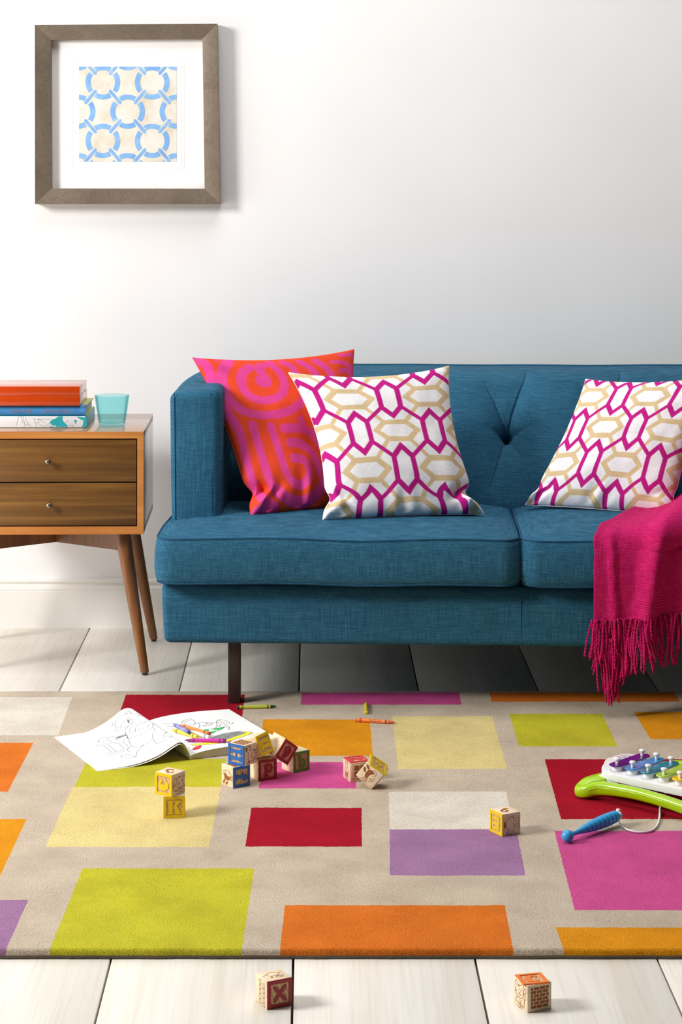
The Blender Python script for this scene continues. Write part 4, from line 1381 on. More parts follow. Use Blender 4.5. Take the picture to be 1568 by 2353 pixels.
block('wooden block with yellow letter C and cat engraving, perched atop the K block', (-0.2619, 3.984, zs), 55.8, dict(left=('letter', 'c', 'yellow', 90), front=('pic', 'cat', -90), top=('num', '3', 130)))
block('wooden block with blue letter f and fish side, under the blue H block', (-0.1456, 4.1797, zg), 37.6, dict(front=('letter', 'f', 'blue', -90), left=('pic', 'fish', 90), top=('pic', 'brick', 0)))
block('wooden block with blue letter H and horse side, stacked on the blue f block', (-0.1332, 4.1864, zs), 53.0, dict(left=('letter', 'H', 'blue', 90), front=('pic', 'horse', 90), top=('pic', 'brick', 0)))
block('wooden block with dark red letter p in the block pile', (-0.0931, 4.2288, zg), 28.0, dict(front=('letter', 'p', 'red', 0), top=('pic', 'swan', 0)))
block('wooden block with green letter b at the end of the block pile', (-0.0291, 4.2876, zg), 37.9, dict(front=('letter', 'b', 'green', 0), top=('pic', 'swan', 0), left=('pic', 'swan', 90)))
block('tilted yellow-faced block leaning between the blue H block and the red p block', (-0.1045, 4.222, 0.0806),
      Matrix(((0.5805, -0.7523, -0.3116), (0.8091, 0.5759, 0.117), (0.0915, -0.3201, 0.943))), dict(front=('letter', 'n', 'yellow', 90), top=('pic', 'swan', 0)))
block('tilted block with dark red 9 face and violin side, propped on the green b block', (-0.0582, 4.243, 0.0687),
      Matrix(((0.5971, -0.605, 0.5268), (0.5579, 0.785, 0.2693), (-0.5764, 0.1331, 0.8062))), dict(front=('letter', '9', 'red', 0), top=('pic', 'violin', -25)))
block('wooden block with coral red R on top and window side, behind the fish block', (0.0913, 4.2189, zg), 19.4, dict(top=('letter', 'R', 'coral', -90), front=('pic', 'window', 0), left=('pic', 'king', 0)))
block('wooden block balanced on its edge showing fish picture and yellow 2', (0.1226, 4.1646, 0.0444),
      Matrix(((0.7387, 0.3625, 0.5683), (-0.2479, 0.9301, -0.2711), (-0.6269, 0.0594, 0.7769))), dict(front=('pic', 'fish', 0), top=('letter', '2', 'yellow', 20)))
block('lone wooden block with whale side and yellow m on the purple rug patch corner', (0.3543, 3.8761, zg), 29.7, dict(left=('letter', 'm', 'yellow', -90), front=('pic', 'whale', 90), top=('num', '6', -50)))
block('wooden block with dark red X on the floorboards in front of the rug', (-0.0529, 3.1165, hS), 27.2, dict(front=('letter', 'X', 'red', 0), left=('pic', 'chain', 0), top=('pic', 'crab', 0)))
block('wooden block with orange C on top, cat and brick sides, on the floorboards', (0.3237, 3.105, hS), 25.2, dict(top=('letter', 'C', 'orange', -12), left=('pic', 'cat', 0), front=('pic', 'brick', 0)))

# ------------------------------------------------------------------ colouring book
CB = thing('coloring_book', 'open coloring book with bear drawing and curled left pages on the rug', 'book', (-0.248, 4.355, T_RUG))
S0 = Vector((-0.248, 4.355, 0)); AW = Vector((-0.415, 0.910, 0)).normalized(); AR = Vector((0.910, 0.415, 0)).normalized()
PH, PWL, PWR = 0.282, 0.185, 0.205
LF = catmull([Vector((t_, z_, 0)) for t_, z_ in ((0.0, .0205), (0.003, .036), (0.011, .0495), (0.022, .0535), (0.038, .0465), (0.062, .0340), (0.092, .0245), (0.122, .0192), (0.15, .0172), (PWL, .0166))], 8)
LBk = catmull([Vector((t_, z_, 0)) for t_, z_ in ((0.0, .0205), (0.003, .034), (0.012, .0500), (0.026, .0595), (0.043, .0585), (0.066, .0440), (0.092, .0300), (0.12, .0200), (0.145, .0172), (PWL, .0166))], 8)
def along(P_, f_):
    k = min(max(f_, 0), 1) * (len(P_) - 1)
    i = min(int(k), len(P_) - 2)
    return P_[i].lerp(P_[i + 1], k - i)
def page_l(a, b):       # a: 0 spine .. 1 outer edge, b: 0 near .. 1 far
    p = along(LF, a).lerp(along(LBk, a), b)
    q = S0 + AW * (PH * b) - AR * p.x
    return Vector((q.x, q.y, p.y))
def page_r(a, b):
    z = 0.0215 + 0.0095 * (1 - math.exp(-a * PWR / 0.022)) + 0.003 * math.sin(a * PI) * (0.4 + b) + 0.003 * a
    q = S0 + AW * (PH * b) + AR * (PWR * a)
    return Vector((q.x, q.y, z - 0.0008 * a))
M_PAPER = plain('coloring_paper', (243, 243, 242), 0.85, 0.15, var=0.01)
M_PAPEREDGE = plain('newsprint_edge', (196, 186, 170), 0.9, var=0.08)
M_LINE = plain('printed_line', (62, 60, 62), 0.9)
M_GREYTONE = plain('printed_grey', (120, 118, 120), 0.9)
def sheet_block(fn, nu, nv, bottom):
    """a sheet surface with a solid edge down to bottom(a, b)"""
    g_ = G()
    top = lambda a, b: fn(a, b)
    g_.grid(top, nu, nv)
    bot = lambda a, b: bottom(a, b)
    g_.grid(bot, nu, nv, 1, True)
    ring = [(i / nu, 0) for i in range(nu + 1)] + [(1, j / nv) for j in range(1, nv + 1)] + [(i / nu, 1) for i in range(nu - 1, -1, -1)] + [(0, j / nv) for j in range(nv - 1, 0, -1)]
    n_ = len(ring)
    g_.add([fn(a, b) for a, b in ring] + [bottom(a, b) for a, b in ring], [(n_ + i, n_ + (i + 1) % n_, (i + 1) % n_, i) for i in range(n_)], 1)
    return g_
g = sheet_block(page_l, 72, 12, lambda a, b: page_l(a, b) + Vector((0, 0, -0.0017 + 0.0008 * a)) + AR * (0.0028 * (1 - smoothstep(0, 0.22, a))) * 1.0)
PL = g.build('left_pages', [M_PAPER, M_PAPEREDGE], CB, smooth=50)
# cover sticks out a little beyond the pages
def cov(a, b):
    p = page_l(max(0.30, a * 1.0), b) if a <= 1 else page_l(1, b)
    bb = -0.012 + 1.012 * b
    q = page_l(a, bb) - AR * (0.012 * smoothstep(0.6, 1, a))
    q.z = max(0.0162, q.z - 0.0034 + 0.0008 * a)
    return q + AR * (0.004 * (1 - smoothstep(0, 0.22, a)))
g = sheet_block(cov, 60, 8, lambda a, b: cov(a, b) - Vector((0, 0, 0.0007)))
g.build('cover', [M_PAPER, M_PAPER], CB, smooth=50)
g = sheet_block(page_r, 40, 10, lambda a, b: Vector((page_r(a, b).x, page_r(a, b).y, 0.0163)))
PR = g.build('right_pages', [M_PAPER, M_PAPEREDGE], CB, smooth=50)
def on_page(fn, pts, h=0.00035):
    out = []
    u, v_ = 0.5, 0.5
    for (x, y) in pts:
        a_, b_ = unproject(fn, x, y, u, v_)
        q_ = to_px(fn(a_, b_))
        if abs(q_[0] - x) > 1.5 or abs(q_[1] - y) > 1.5 or not (-.02 < a_ < 1.02 and -.02 < b_ < 1.02):
            continue
        u, v_ = a_, b_
        out.append((min(max(u, 0.004), 0.996), min(max(v_, 0.004), 0.996)))
    return out
def ribbon(g_, fn, uv, w, mi=0, h=0.00035):
    if len(uv) < 2:
        return
    fine_ = []
    for p, q in zip(uv[:-1], uv[1:]):
        n_ = max(1, int(max(abs(p[0] - q[0]) * 60, abs(p[1] - q[1]) * 14)))
        for k in range(n_):
            fine_.append((p[0] + (q[0] - p[0]) * k / n_, p[1] + (q[1] - p[1]) * k / n_))
    fine_.append(uv[-1])
    P3 = [fn(*p) + Vector((0, 0, h)) for p in fine_]
    vs = []
    for i, p in enumerate(P3):
        d = (P3[min(i + 1, len(P3) - 1)] - P3[max(i - 1, 0)])
        e_ = 1e-3
        nn = (fn(fine_[i][0] + e_, fine_[i][1]) - fn(*fine_[i])).cross(fn(fine_[i][0], fine_[i][1] + e_) - fn(*fine_[i]))
        sd = d.cross(nn)
        if sd.length < 1e-12:
            sd = AR.copy()
        sd = sd.normalized() * w / 2
        vs += [p - sd, p + sd]
    g_.add(vs, [(2 * i, 2 * i + 1, 2 * i + 3, 2 * i + 2) for i in range(len(P3) - 1)], mi)
def patch(g_, fn, uv, mi=0, h=0.0002, step=0.02):
    """fill a polygon drawn on the page, in thin slices that follow the page's curve"""
    lo, hi_ = min(p[0] for p in uv), max(p[0] for p in uv)
    n_ = max(6, int((hi_ - lo) / step))
    def cuts(u):
        ys = []
        for p, q in zip(uv, uv[1:] + uv[:1]):
            if (p[0] <= u) != (q[0] <= u):
                ys.append(p[1] + (q[1] - p[1]) * (u - p[0]) / (q[0] - p[0]))
        return sorted(ys)
    prev = None
    for k in range(n_ + 1):
        u = lo + (hi_ - lo) * (k / n_ * 0.998 + 0.001)
        c_ = cuts(u)
        if prev and len(prev[1]) == len(c_):
            for i in range(0, len(c_) - 1, 2):
                q = [fn(prev[0], prev[1][i]), fn(u, c_[i]), fn(u, c_[i + 1]), fn(prev[0], prev[1][i + 1])]
                g_.add([p + Vector((0, 0, h)) for p in q], [(0, 1, 2, 3)], mi)
        prev = (u, c_)
c8 = lambda pts: [(200 + x / 7.127, 1620 + y / 7.127) for x, y in pts]
BEAR = [[(720, 140), (790, 150), (860, 176), (940, 192), (1010, 215), (1050, 240)], [(635, 160), (630, 130), (660, 108), (700, 108), (722, 125), (712, 145)], [(665, 150), (672, 130), (700, 126)],
        [(630, 160), (560, 185), (525, 210), (500, 245), (470, 278)], [(470, 278), (430, 290), (412, 320), (430, 336), (460, 330)], [(470, 278), (460, 320), (480, 365), (520, 370), (555, 340)],
        [(620, 240), (590, 290), (560, 330), (556, 360), (530, 385), (470, 395), (466, 415), (490, 432), (540, 412), (570, 380), (625, 350)], [(620, 240), (650, 210), (700, 215), (740, 250), (735, 300), (700, 340), (640, 365), (625, 410)],
        [(625, 410), (630, 470), (655, 530), (690, 585), (710, 650), (760, 690), (850, 690), (930, 655), (1010, 610), (1070, 555)], [(640, 390), (700, 320), (800, 280), (920, 290)],
        [(500, 520), (660, 465), (790, 425)], [(520, 545), (660, 497), (700, 485)], [(690, 440), (720, 370), (800, 330), (860, 320)], [(660, 490), (670, 540), (720, 545), (800, 510), (880, 480), (930, 462), (1000, 420), (1070, 360), (1080, 310), (1050, 300)],
        [(800, 440), (792, 400), (820, 350), (910, 318), (960, 270), (990, 262)], [(850, 415), (855, 385), (880, 370)], [(870, 418), (900, 405), (915, 385), (940, 370)], [(975, 360), (1010, 325)], [(990, 370), (1025, 335)],
        [(1070, 370), (1120, 412), (1080, 460), (1075, 540), (1100, 590), (1130, 625), (1170, 636), (1240, 592), (1330, 552), (1385, 520), (1350, 512), (1250, 532)], [(1080, 300), (1200, 350), (1310, 402), (1310, 440), (1270, 472), (1240, 535)],
        [(640, 548), (580, 605), (520, 636), (440, 615), (345, 580), (352, 545), (400, 520), (450, 520)], [(340, 530), (240, 545), (200, 570), (180, 612), (240, 606), (330, 582)], [(455, 525), (480, 570), (540, 570)],
        [(135, 670), (250, 650), (340, 625)], [(160, 690), (280, 662), (420, 620)], [(270, 670), (410, 780)], [(340, 652), (480, 765)], [(525, 640), (612, 713)], [(585, 607), (675, 683)], [(300, 803), (480, 765), (700, 690)], [(335, 830), (480, 795), (650, 745)],
        [(925, 660), (850, 730), (810, 790), (800, 852), (780, 852)], [(710, 690), (668, 720), (675, 752), (722, 780)], [(555, 842), (570, 820), (640, 812), (740, 825), (785, 850), (740, 864), (660, 862), (600, 872), (555, 842)]]
g = G()
for ln in BEAR:
    s_ = [(p.x, p.y) for p in catmull([Vector((x, y, 0)) for x, y in ln], 3)] if len(ln) > 2 else ln
    ribbon(g, page_l, on_page(page_l, c8(s_)), 0.0009)
g.build('bear_outline', M_LINE, PL, smooth=0)
g = G(); patch(g, page_l, on_page(page_l, c8([(648, 236), (695, 240), (702, 280), (672, 312), (662, 275)])))
patch(g, page_l, on_page(page_l, c8([(470, 530), (560, 505), (650, 478), (655, 492), (560, 525), (480, 560)])))
g.build('grey_shading', M_GREYTONE, PL, smooth=0)
c6 = lambda pts: [(370 + x / 6.03, 1630 + y / 6.03) for x, y in pts]
M_CGREEN = plain('green_crayon', (54, 196, 96), 0.9); M_CYEL = plain('yellow_crayon', (244, 228, 44), 0.9); M_CRED = plain('red_crayon', (222, 48, 62), 0.9)
t = NT('black_scribble', 0.9, 0.1)
sc_ = t.noise(t.co('Object', (90, 700, 60), (0, 0, 0.9)), 1.0, 3, 0.7)
t.color(t.ramp(sc_, [(0.3, (84, 84, 84)), (0.55, (150, 150, 150)), (0.75, (214, 214, 214))]))
M_SCRIB = t.m
g = G()
for pl, mi in (([(690, 270), (780, 264), (885, 238), (862, 265), (800, 288), (730, 290)], 0), ([(650, 328), (690, 305), (770, 297), (745, 320), (680, 340), (655, 342)], 0), ([(585, 280), (660, 270), (672, 290), (640, 306)], 0),
               ([(905, 424), (1190, 326), (1275, 320), (1265, 334), (1000, 425), (905, 450)], 1), ([(1095, 303), (1275, 320), (1190, 328), (1150, 314)], 1), ([(400, 490), (500, 470), (890, 452), (885, 464), (640, 490), (430, 505)], 1),
               ([(435, 556), (480, 520), (555, 500), (555, 522), (530, 548), (470, 562)], 2), ([(895, 462), (985, 432), (955, 466)], 2), ([(690, 398), (860, 340), (1080, 306), (1195, 323), (905, 424), (700, 420)], 3), ([(520, 475), (640, 466), (880, 456), (650, 476)], 3)):
    patch(g, page_r, on_page(page_r, c6(pl)), mi)
g.build('crayon_coloring', [M_CGREEN, M_CYEL, M_CRED, M_SCRIB], PR, smooth=0)
g = G()
for ln in ([(10, 208), (80, 196), (150, 188)], [(75, 230), (130, 238), (185, 240)], [(280, 185), (330, 150), (405, 132), (460, 165), (470, 200), (410, 220), (280, 185)], [(330, 185), (360, 165), (400, 150)], [(470, 195), (560, 185), (640, 187), (760, 183)],
           [(520, 195), (540, 225), (520, 258)], [(580, 230), (640, 208), (720, 196), (690, 212), (620, 240), (580, 230)], [(640, 187), (625, 205)], [(765, 186), (800, 145), (890, 155), (950, 186), (920, 198), (850, 195), (765, 186)], [(800, 150), (830, 172), (880, 185)],
           [(765, 190), (780, 228), (750, 262)], [(830, 210), (800, 242)], [(870, 208), (930, 232), (950, 262), (925, 290)], [(895, 240), (930, 262)], [(690, 270), (780, 264), (885, 238), (840, 275), (760, 310), (690, 345)], [(1000, 180), (990, 200), (960, 212)],
           [(690, 398), (860, 340), (1080, 304), (1275, 320), (1150, 375), (1000, 426), (905, 450)], [(400, 492), (500, 470)], [(430, 505), (640, 490), (885, 464)], [(435, 556), (480, 520), (555, 500), (555, 522), (530, 548), (470, 562), (435, 556)]):
    s_ = [(p.x, p.y) for p in catmull([Vector((x, y, 0)) for x, y in ln], 3)] if len(ln) > 2 else ln
    ribbon(g, page_r, on_page(page_r, c6(s_)), 0.00095, 0, 0.0005)
g.build('page_drawing', M_LINE, PR, smooth=0)

# ------------------------------------------------------------------ crayons
def crayon(label, p_end, p_tip, wrap, wax, tipc=None, oval=False, upside=0.0, brand=False, grp=None):
    p_end, p_tip = Vector(p_end), Vector(p_tip)
    d = (p_tip - p_end).normalized()
    L_ = 0.0885
    c_ = (p_end + p_tip) / 2
    up = Vector((0, 0, 1))
    sx = up.cross(d)
    sx.normalize()
    up = d.cross(sx)
    R = Matrix((d, sx, up)).transposed()       # local x runs to the tip, z up
    root = thing('crayon', label, 'crayon', c_, R, group=grp)
    X = Matrix.Translation((-L_ / 2, 0, 0)) @ Matrix.Rotation(PI / 2, 4, 'Y')
    r = 0.0040
    g = G(); g.lathe([(0.0, 0.0), (r * .8, 0.0), (r, 0.0006), (r, L_ - .0125), (r * .88, L_ - .0120), (r * .82, L_ - .0112), (r * 0.36, L_ - .0006), (r * .25, L_), (0, L_)], X, 24, cap=False)
    g.build('wax_stick', plain('wax', wax, 0.35), root, True, smooth=50)
    g = G(); g.lathe([(r * 0.9, .0055), (r * 1.06, .0055), (r * 1.06, L_ - .0135), (r * 0.9, L_ - .0135)], X, 24, cap=False)
    wr = g.build('paper_wrapper', plain('wrapper', wrap, 0.6), root, True, smooth=50)
    g = G()
    for x in (.0105, .0130, L_ - .0215, L_ - .0190):
        wv_ = [(r * 1.075, x), (r * 1.075, x + .0014)]
        g.lathe(wv_, X, 24, cap=False)
    if oval:
        def cyl(s_, q_, h=1.085):     # s along the axis (from the middle), q round the girth
            an = q_ / (r * 1.08) + upside
            return Vector((s_, r * h * math.sin(an) * -1, r * h * math.cos(an)))
        nseg = 40
        for k in range(nseg):
            a0, a1 = 2 * PI * k / nseg, 2 * PI * (k + 1) / nseg
            q = []
            for (a_, m_) in ((a0, 1.0), (a1, 1.0), (a1, .84), (a0, .84)):
                ca, sa = math.cos(a_), math.sin(a_)
                q.append(cyl(math.copysign(abs(ca) ** .6, ca) * .0125 * (m_ if m_ == 1 else .92), math.copysign(abs(sa) ** .8, sa) * .0040 * m_))
            g.add(q, [(0, 1, 2, 3)])
        if brand:
            vs, fs = text_geo('Crayola', 0.0062)
            g.add([cyl(-v_[0] * brand, -v_[1] * brand) for v_ in vs], fs)
    g.build('printed_band', M_LINE_BLK, wr, True, smooth=40)
    return root
M_LINE_BLK = plain('black_print', (34, 30, 36), 0.7)
def rp(px, py, dz):      # a pixel on the right-hand page, raised by dz
    u, v_ = unproject(page_r, px, py, 0.4, 0.5)
    for _ in range(4):
        z = page_r(min(max(u, 0), 1), min(max(v_, 0), 1)).z + dz
        p = at_z(px, py, z)
        rel = p - S0; rel.z = 0
        u, v_ = rel.dot(AR) / PWR, rel.dot(AW) / PH
    return p
GB = 'crayons lying on the open coloring book'
crayon('magenta crayon across the front of the open coloring book, beside the blocks', rp(519.5, 1702.5, .0045), rp(425.8, 1701.0, .0045), (204, 30, 160), (118, 16, 78), oval=False, grp=GB)
crayon('yellow crayon on the open coloring book, next to the curled page', rp(455.5, 1693.5, .0045), rp(394.5, 1676.0, .0052), (238, 222, 84), (226, 206, 40), oval=True, upside=0.5, grp=GB)
crayon('white crayon lying under the orange crayon on the coloring book', rp(480, 1694.0, .0045), rp(425, 1676.5, .0045), (232, 230, 230), (244, 242, 240), grp=GB)
crayon('lavender blue crayon on the coloring book, topmost of the crayon heap', rp(438.5, 1684.5, .0125), rp(394.8, 1662.0, .0085), (146, 150, 214), (92, 96, 176), oval=True, upside=0.4, grp=GB)
crayon('orange crayon with a reddish end lying on the coloring book', rp(477.5, 1684.8, .0075), rp(415.5, 1667.5, .0125), (238, 142, 70), (214, 78, 46), grp=GB)
GR = 'crayons lying on the rug'
zc = T_RUG + 0.0040
crayon('lime green crayon with dark green tip on the rug by the sofa leg', at_z(546, 1625.5, zc), at_z(634, 1623, zc), (186, 192, 66), (24, 76, 44), grp=GR)
crayon('yellow crayon pointing toward the sofa, above the orange crayon on the rug', at_z(842.5, 1640, zc), at_z(841.5, 1612, zc), (206, 190, 22), (226, 196, 10), oval=True, upside=-0.5, grp=GR)
crayon('orange crayon with black oval print lying on the rug below the sofa', at_z(816, 1654, zc), at_z(909, 1660, zc), (236, 128, 62), (228, 108, 40), oval=True, upside=0.55, brand=0.62, grp=GR)

# ------------------------------------------------------------------ toy xylophone
XO = at_z(1420, 1754.5, 0.0755); XO.z = 0
XA = math.radians(-44)
ea, eb = Vector((math.cos(XA), math.sin(XA), 0)), Vector((-math.sin(XA), math.cos(XA), 0))
XY = thing('toy_xylophone', 'toy xylophone with colored bars on a green and white plastic frame', 'toy xylophone', XO + ea * 0.13 + eb * 0.035 + Vector((0, 0, T_RUG)))
def X3(u, v_, z):
    return XO + ea * u + eb * v_ + Vector((0, 0, z))
M_LIME = plain('lime_plastic', (164, 206, 0), 0.28, 0.5, coat=0.3, var=0.02)
M_WPLAS = plain('white_plastic', (240, 240, 240), 0.3, 0.5, var=0.01)
# white plate: pointed at the left, pulled in along the front
outline = catmull([Vector(p + (0,)) for p in ((-.0475, .028), (-.036, .004), (-.024, -.018), (.0, -.026), (.04, -.026), (.10, -.023), (.16, -.019), (.22, -.013), (.27, -.004), (.292, .02),
                   (.292, .05), (.27, .070), (.22, .074), (.15, .079), (.08, .087), (.03, .094), (-.008, .101), (-.032, .100), (-.046, .084), (-.0485, .055))], 5, True)
cen = Vector((.12, .033, 0))
g = G()
lay = [(0.97, .0478), (0.998, .0486), (1.0, .0505), (1.0, .0598), (0.992, .0615), (0.975, .062)]
N = len(outline)
vs = []
for (s_, z) in lay:
    for p in outline:
        q = cen + (p - cen) * s_
        lift = 0.0085 * smoothstep(0.0, 0.048, -q.x) * (1.0 if z > .055 else 0.35)
        vs.append(X3(q.x, q.y, z + lift))
fs = [(i * N + k, i * N + (k + 1) % N, (i + 1) * N + (k + 1) % N, (i + 1) * N + k) for i in range(len(lay) - 1) for k in range(N)]
fs += [tuple(reversed(range(N))), tuple(range((len(lay) - 1) * N, len(lay) * N))]
g.add(vs, fs)
# foot of the plate where it plugs into the green frame
def local_box(g_, u0, u1, v0, v1, z0, z1, r=0.002):
    st = len(g_.v)
    g_.rbox((u0, v0, z0), (u1, v1, z1), r, 2)
    g_.v[st:] = [tuple(X3(p[0], p[1], p[2])) for p in g_.v[st:]]
local_box(g, -.030, .016, -.0215, .07, .036, .052)
local_box(g, .25, .285, -.002, .06, .036, .052)
pl = g.build('white_plate', M_WPLAS, XY, smooth=40)
# oval maker's badge on the plate
g = G()
def oval(z, a_, b_, mi, cu_=-.0325, cv=.062):
    pts = []
    for k in range(36):
        an = 2 * PI * k / 36
        x, y = math.copysign(abs(math.cos(an)) ** .75, math.cos(an)) * a_, math.copysign(abs(math.sin(an)) ** .75, math.sin(an)) * b_
        pts.append((cu_ + y, cv + x))
    vs = [X3(x, y, z + 0.0085 * smoothstep(0.0, 0.048, -x)) for x, y in pts]
    g.add(vs, [tuple(range(36))], mi)
oval(.0624, .0195, .0080, 0); oval(.0626, .0172, .0058, 1)
vs, fs = text_geo('little tikes', 0.0068)
g.add([X3(-.0325 - v_[1] * .9, .062 + v_[0] * .82, .0628 + 0.0085 * smoothstep(0.0, 0.048, .0325 + v_[1] * .9)) for v_ in vs], fs, 2)
g.build('badge', [plain('badge_red', (206, 24, 34), 0.4), M_WPLAS, plain('badge_blue', (40, 80, 170), 0.4)], pl, smooth=0)
BARC = [(84, 30, 132), (60, 146, 214), (14, 138, 164), (178, 214, 78), (250, 204, 10), (246, 140, 24), (226, 60, 40), (214, 50, 120)]
for k, c_ in enumerate(BARC):
    u = k * 0.0352
    v0, v1 = -0.0015 + 0.0014 * k, 0.0815 - 0.0022 * k
    g = G()
    bw_ = 0.0132
    pts = []
    for i in range(13):
        an = PI + PI * i / 12
        pts.append((u + bw_ * math.cos(an), v0 - .004 + bw_ * 0.95 * math.sin(an)))
    for i in range(13):
        an = PI * i / 12
        pts.append((u + bw_ * math.cos(an), v1 + .004 + bw_ * 0.95 * math.sin(an)))
    n_ = len(pts)
    lay = [(0.97, .0726), (1.0, .0731), (1.0, .0745), (0.97, .0751)]
    cc = (u, (v0 + v1) / 2)
    vs = [X3(cc[0] + (x - cc[0]) * s_, cc[1] + (y - cc[1]) * (1 - (1 - s_) * .3), z) for s_, z in lay for x, y in pts]
    fs = [(i * n_ + j, i * n_ + (j + 1) % n_, (i + 1) * n_ + (j + 1) % n_, (i + 1) * n_ + j) for i in range(3) for j in range(n_)] + [tuple(reversed(range(n_))), tuple(range(3 * n_, 4 * n_))]
    g.add(vs, fs)
    bar = g.build('tone_bar', plain('bar_enamel', c_, 0.2, 0.5, coat=0.5, var=0.02), XY, smooth=40)
    for vv in (v0, v1):
        g = G(); g.lathe([(.0100, .0), (.0090, .0108)], Matrix.Translation(X3(u, vv, .0619)), 24); g.build('bar_post', M_WPLAS, XY)
        g = G(); g.lathe([(.0034, 0), (.0034, .0062), (.0056, .0075), (.0063, .0092), (.0062, .0110), (.0052, .0121), (0, .0124)], Matrix.Translation(X3(u, vv, .0750)), 24, cap=False); g.build('bar_peg', M_WPLAS, bar, smooth=50)
# green frame: low loop whose ends rest on the rug
path = [(-.043, -.060, .0270, .0125, .0113), (-.028, -.062, .0300, .0125, .0130), (-.006, -.053, .0375, .0115, .0135), (.03, -.047, .0405, .0108, .0118), (.08, -.045, .0425, .0102, .0112), (.14, -.046, .041, .0102, .0108), (.20, -.045, .036, .011, .0112),
        (.26, -.040, .030, .0125, .0135), (.315, -.02, .029, .0130, .0135), (.33, .03, .030, .0130, .0145), (.315, .09, .033, .0130, .0150), (.26, .135, .038, .0125, .014), (.18, .160, .045, .0120, .0125), (.11, .163, .049, .0120, .0115),
        (.05, .150, .050, .0130, .0110), (.015, .118, .046, .0130, .0100), (-.008, .075, .0385, .0150, .0090), (-.016, .030, .0400, .0210, .0095), (-.026, -.008, .0410, .0215, .0105), (-.041, -.040, .0345, .0165, .0130)]
cl_ = catmull([Vector((p[0], p[1], p[2])) for p in path], 6, True)
wd = catmull([Vector((p[3], p[4], 0)) for p in path], 6, True)
n_, sd = len(cl_), 20
vs = []
for i in range(n_):
    tn_ = (cl_[(i + 1) % n_] - cl_[(i - 1) % n_]); tn_.z = 0; tn_.normalize()
    sv = Vector((tn_.y, -tn_.x, 0))
    for k in range(sd):
        an = 2 * PI * k / sd
        ca, sa = math.cos(an), math.sin(an)
        x = math.copysign(abs(ca) ** .7, ca) * wd[i].x
        z = math.copysign(abs(sa) ** .7, sa) * wd[i].y
        p = cl_[i] + sv * x
        vs.append(X3(p.x, p.y, max(T_RUG + 0.0003, p.z + z)))
g = G()
g.add(vs, [(i * sd + k, i * sd + (k + 1) % sd, ((i + 1) % n_) * sd + (k + 1) % sd, ((i + 1) % n_) * sd + k) for i in range(n_) for k in range(sd)])
g.build('green_frame', M_LIME, XY, smooth=50)
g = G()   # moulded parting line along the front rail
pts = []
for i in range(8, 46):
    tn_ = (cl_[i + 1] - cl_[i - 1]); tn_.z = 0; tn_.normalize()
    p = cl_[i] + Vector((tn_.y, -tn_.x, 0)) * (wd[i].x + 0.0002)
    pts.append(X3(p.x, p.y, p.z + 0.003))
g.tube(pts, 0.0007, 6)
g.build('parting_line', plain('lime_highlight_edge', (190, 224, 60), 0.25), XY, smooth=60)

# ------------------------------------------------------------------ mallet on its cord
M_MBLUE = plain('sky_blue_plastic', (54, 164, 220), 0.35, 0.5, var=0.02)
a_, b_ = at_z(1305, 1921, 0.0272), at_z(1426, 1871.5, 0.0335)
ML = thing('toy_mallet', 'blue ridged toy mallet on a white cord lying beside the xylophone', 'mallet', Vector((a_.x, a_.y, T_RUG)))
d = (b_ - a_); Lm = d.length; d.normalize()
sv = Vector((0, 0, 1)).cross(d).normalized(); uv_ = d.cross(sv)
MM = Matrix(((sv.x, uv_.x, d.x, a_.x), (sv.y, uv_.y, d.y, a_.y), (sv.z, uv_.z, d.z, a_.z), (0, 0, 0, 1)))
g = G()
prof = [(0.0, -.0108)] + [(0.0108 * math.sin(PI * k / 12), -0.0108 * math.cos(PI * k / 12)) for k in range(1, 10)] + [(.0040, .0108), (.0038, .020), (.0048, .034)]
g.lathe(prof, MM, 28, cap=False)
g.build('mallet_head', M_MBLUE, ML, smooth=60)
g = G()
rid = [(.0047, .033)]
nr = 9
for k in range(nr):
    f0 = .040 + (Lm - .052) * k / nr
    f1 = .040 + (Lm - .052) * (k + 0.74) / nr
    f2 = .040 + (Lm - .052) * (k + 1) / nr
    rr_ = lambda f_: .0052 + .0064 * math.sin(min(1, max(0, (f_ - .03) / (Lm - .03)) * 1.05) * PI * .74)
    rid += [(rr_(f0) * .99, f0), (rr_(f1), f1), (rr_(f1) * .74, f1 + .0006), (rr_(f2) * .74, f2 - .0006)]
rid += [(.0076, Lm - .010), (.0070, Lm - .002), (.0055, Lm), (0, Lm)]
g.lathe(rid, MM, 28, cap=False)
g.build('ridged_grip', M_MBLUE, ML, smooth=35)
zc2 = T_RUG + 0.0022
cord = [b_ - d * .006 + Vector((0, 0, .0075)), b_ - d * .004 + Vector((.002, -.010, .002)), at_z(1422, 1886, .021), at_z(1428, 1896, zc2), at_z(1442, 1906, zc2), at_z(1465, 1911.5, zc2), at_z(1490, 1911, zc2), at_z(1506, 1903, zc2), at_z(1514, 1890, zc2), at_z(1517, 1870, zc2 + .001), at_z(1518, 1852, zc2 + .004)]
cord += [X3(.112, -.008, .030), X3(.112, .0, .0485)]
cp = catmull(cord, 10)
t = NT('white_braided_cord', 0.8, 0.2)
wv = t.n('TexWave'); wv.inputs['Scale'].default_value = 160.0; wv.inputs['Distortion'].default_value = 1.0
t.link(t.co('Object', (1, 1, 1), (0.6, 0.4, 0.7)), wv.inputs['Vector'])
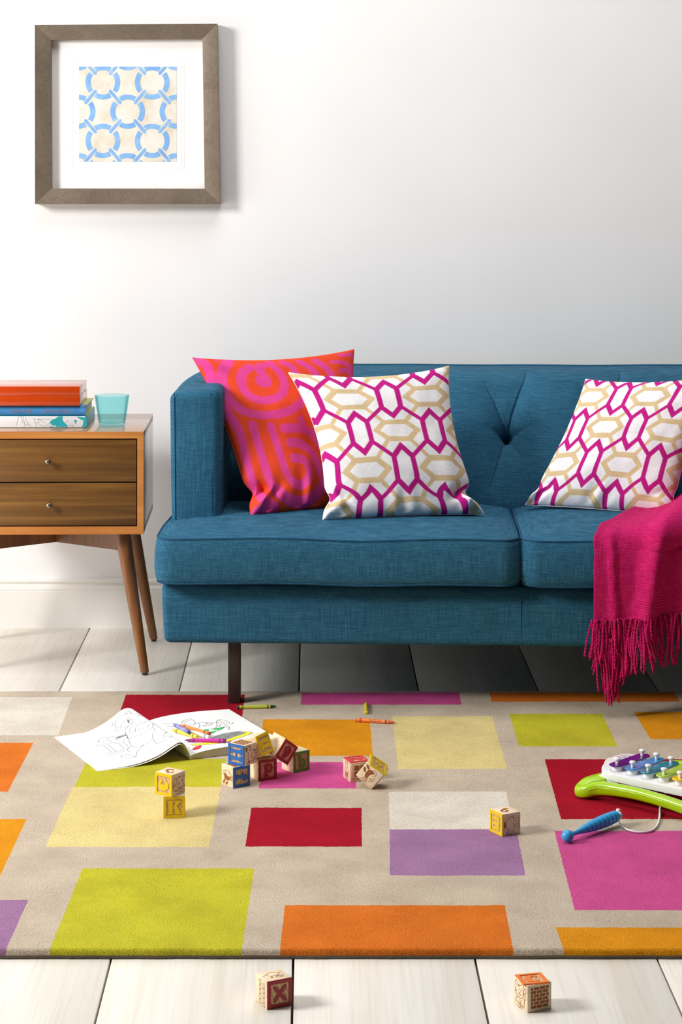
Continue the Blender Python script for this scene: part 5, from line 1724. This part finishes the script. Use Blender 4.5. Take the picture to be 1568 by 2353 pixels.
t.color(t.ramp(wv.outputs['Fac'], [(0.2, (205, 203, 208)), (0.7, (243, 242, 244))]))
g = G(); g.tube(cp, 0.0019, 8); g.build('cord', t.m, ML, smooth=60)
g = G(); g.lathe([(0, -.004), (.0034, -.003), (.0042, 0), (.0034, .003), (0, .004)], Matrix.Translation(b_ - d * .006 + Vector((0, 0, .0085))), 12, cap=False)
g.build('cord_knot', M_WPLAS, ML, smooth=60)
# the sofa stands a few degrees out of square with the wall, and the throw on it with it
PIV = Matrix.Translation((SX0, 4.79, 0)) @ Matrix.Rotation(math.radians(-2.4), 4, 'Z') @ Matrix.Translation((-SX0, -4.79, 0))
for o in (SF, TH):
    o.matrix_world = PIV @ WM[o.name]
# ------------------------------------------------------------------ light: an area key light and an added low fill from the left, soft daylight fill
w = bpy.data.worlds.new('daylight')
bpy.context.scene.world = w
w.use_nodes = True
bg = w.node_tree.nodes['Background']
bg.inputs[0].default_value = (1.0, 0.965, 0.92, 1)
bg.inputs[1].default_value = 0.06
def area(name, loc, target, size, energy, color=(1, 1, 1), size_y=None):
    l = bpy.data.lights.new(name, 'AREA')
    l.energy, l.color, l.size = energy, color, size
    if size_y:
        l.shape, l.size_y = 'RECTANGLE', size_y
    o = bpy.data.objects.new(name, l)
    o.location = loc
    o.rotation_euler = (Vector(target) - Vector(loc)).to_track_quat('-Z', 'Y').to_euler()
    C.objects.link(o)
    return o
area('left_key_light', (-3.1, 3.1, 2.25), (0.0, 4.6, 0.6), 1.0, 148, (1.0, 0.98, 0.95))  # area key light out of view on the left; no window is modelled
area('low_left_fill', (-3.0, 4.55, 0.70), (0.0, 5.0, 0.3), 1.0, 27, (1.0, 0.985, 0.96), 1.1)  # added fill lamp low on the left, not a window
area('overhead_softbox', (0.1, 4.3, 3.5), (0.1, 4.1, 0.0), 1.8, 60, (1.0, 0.99, 0.975))
vs_ = bpy.context.scene.view_settings
vs_.view_transform, vs_.look, vs_.gamma, vs_.exposure = 'Standard', 'None', 1.0, 0.0
vs_.use_curve_mapping = False
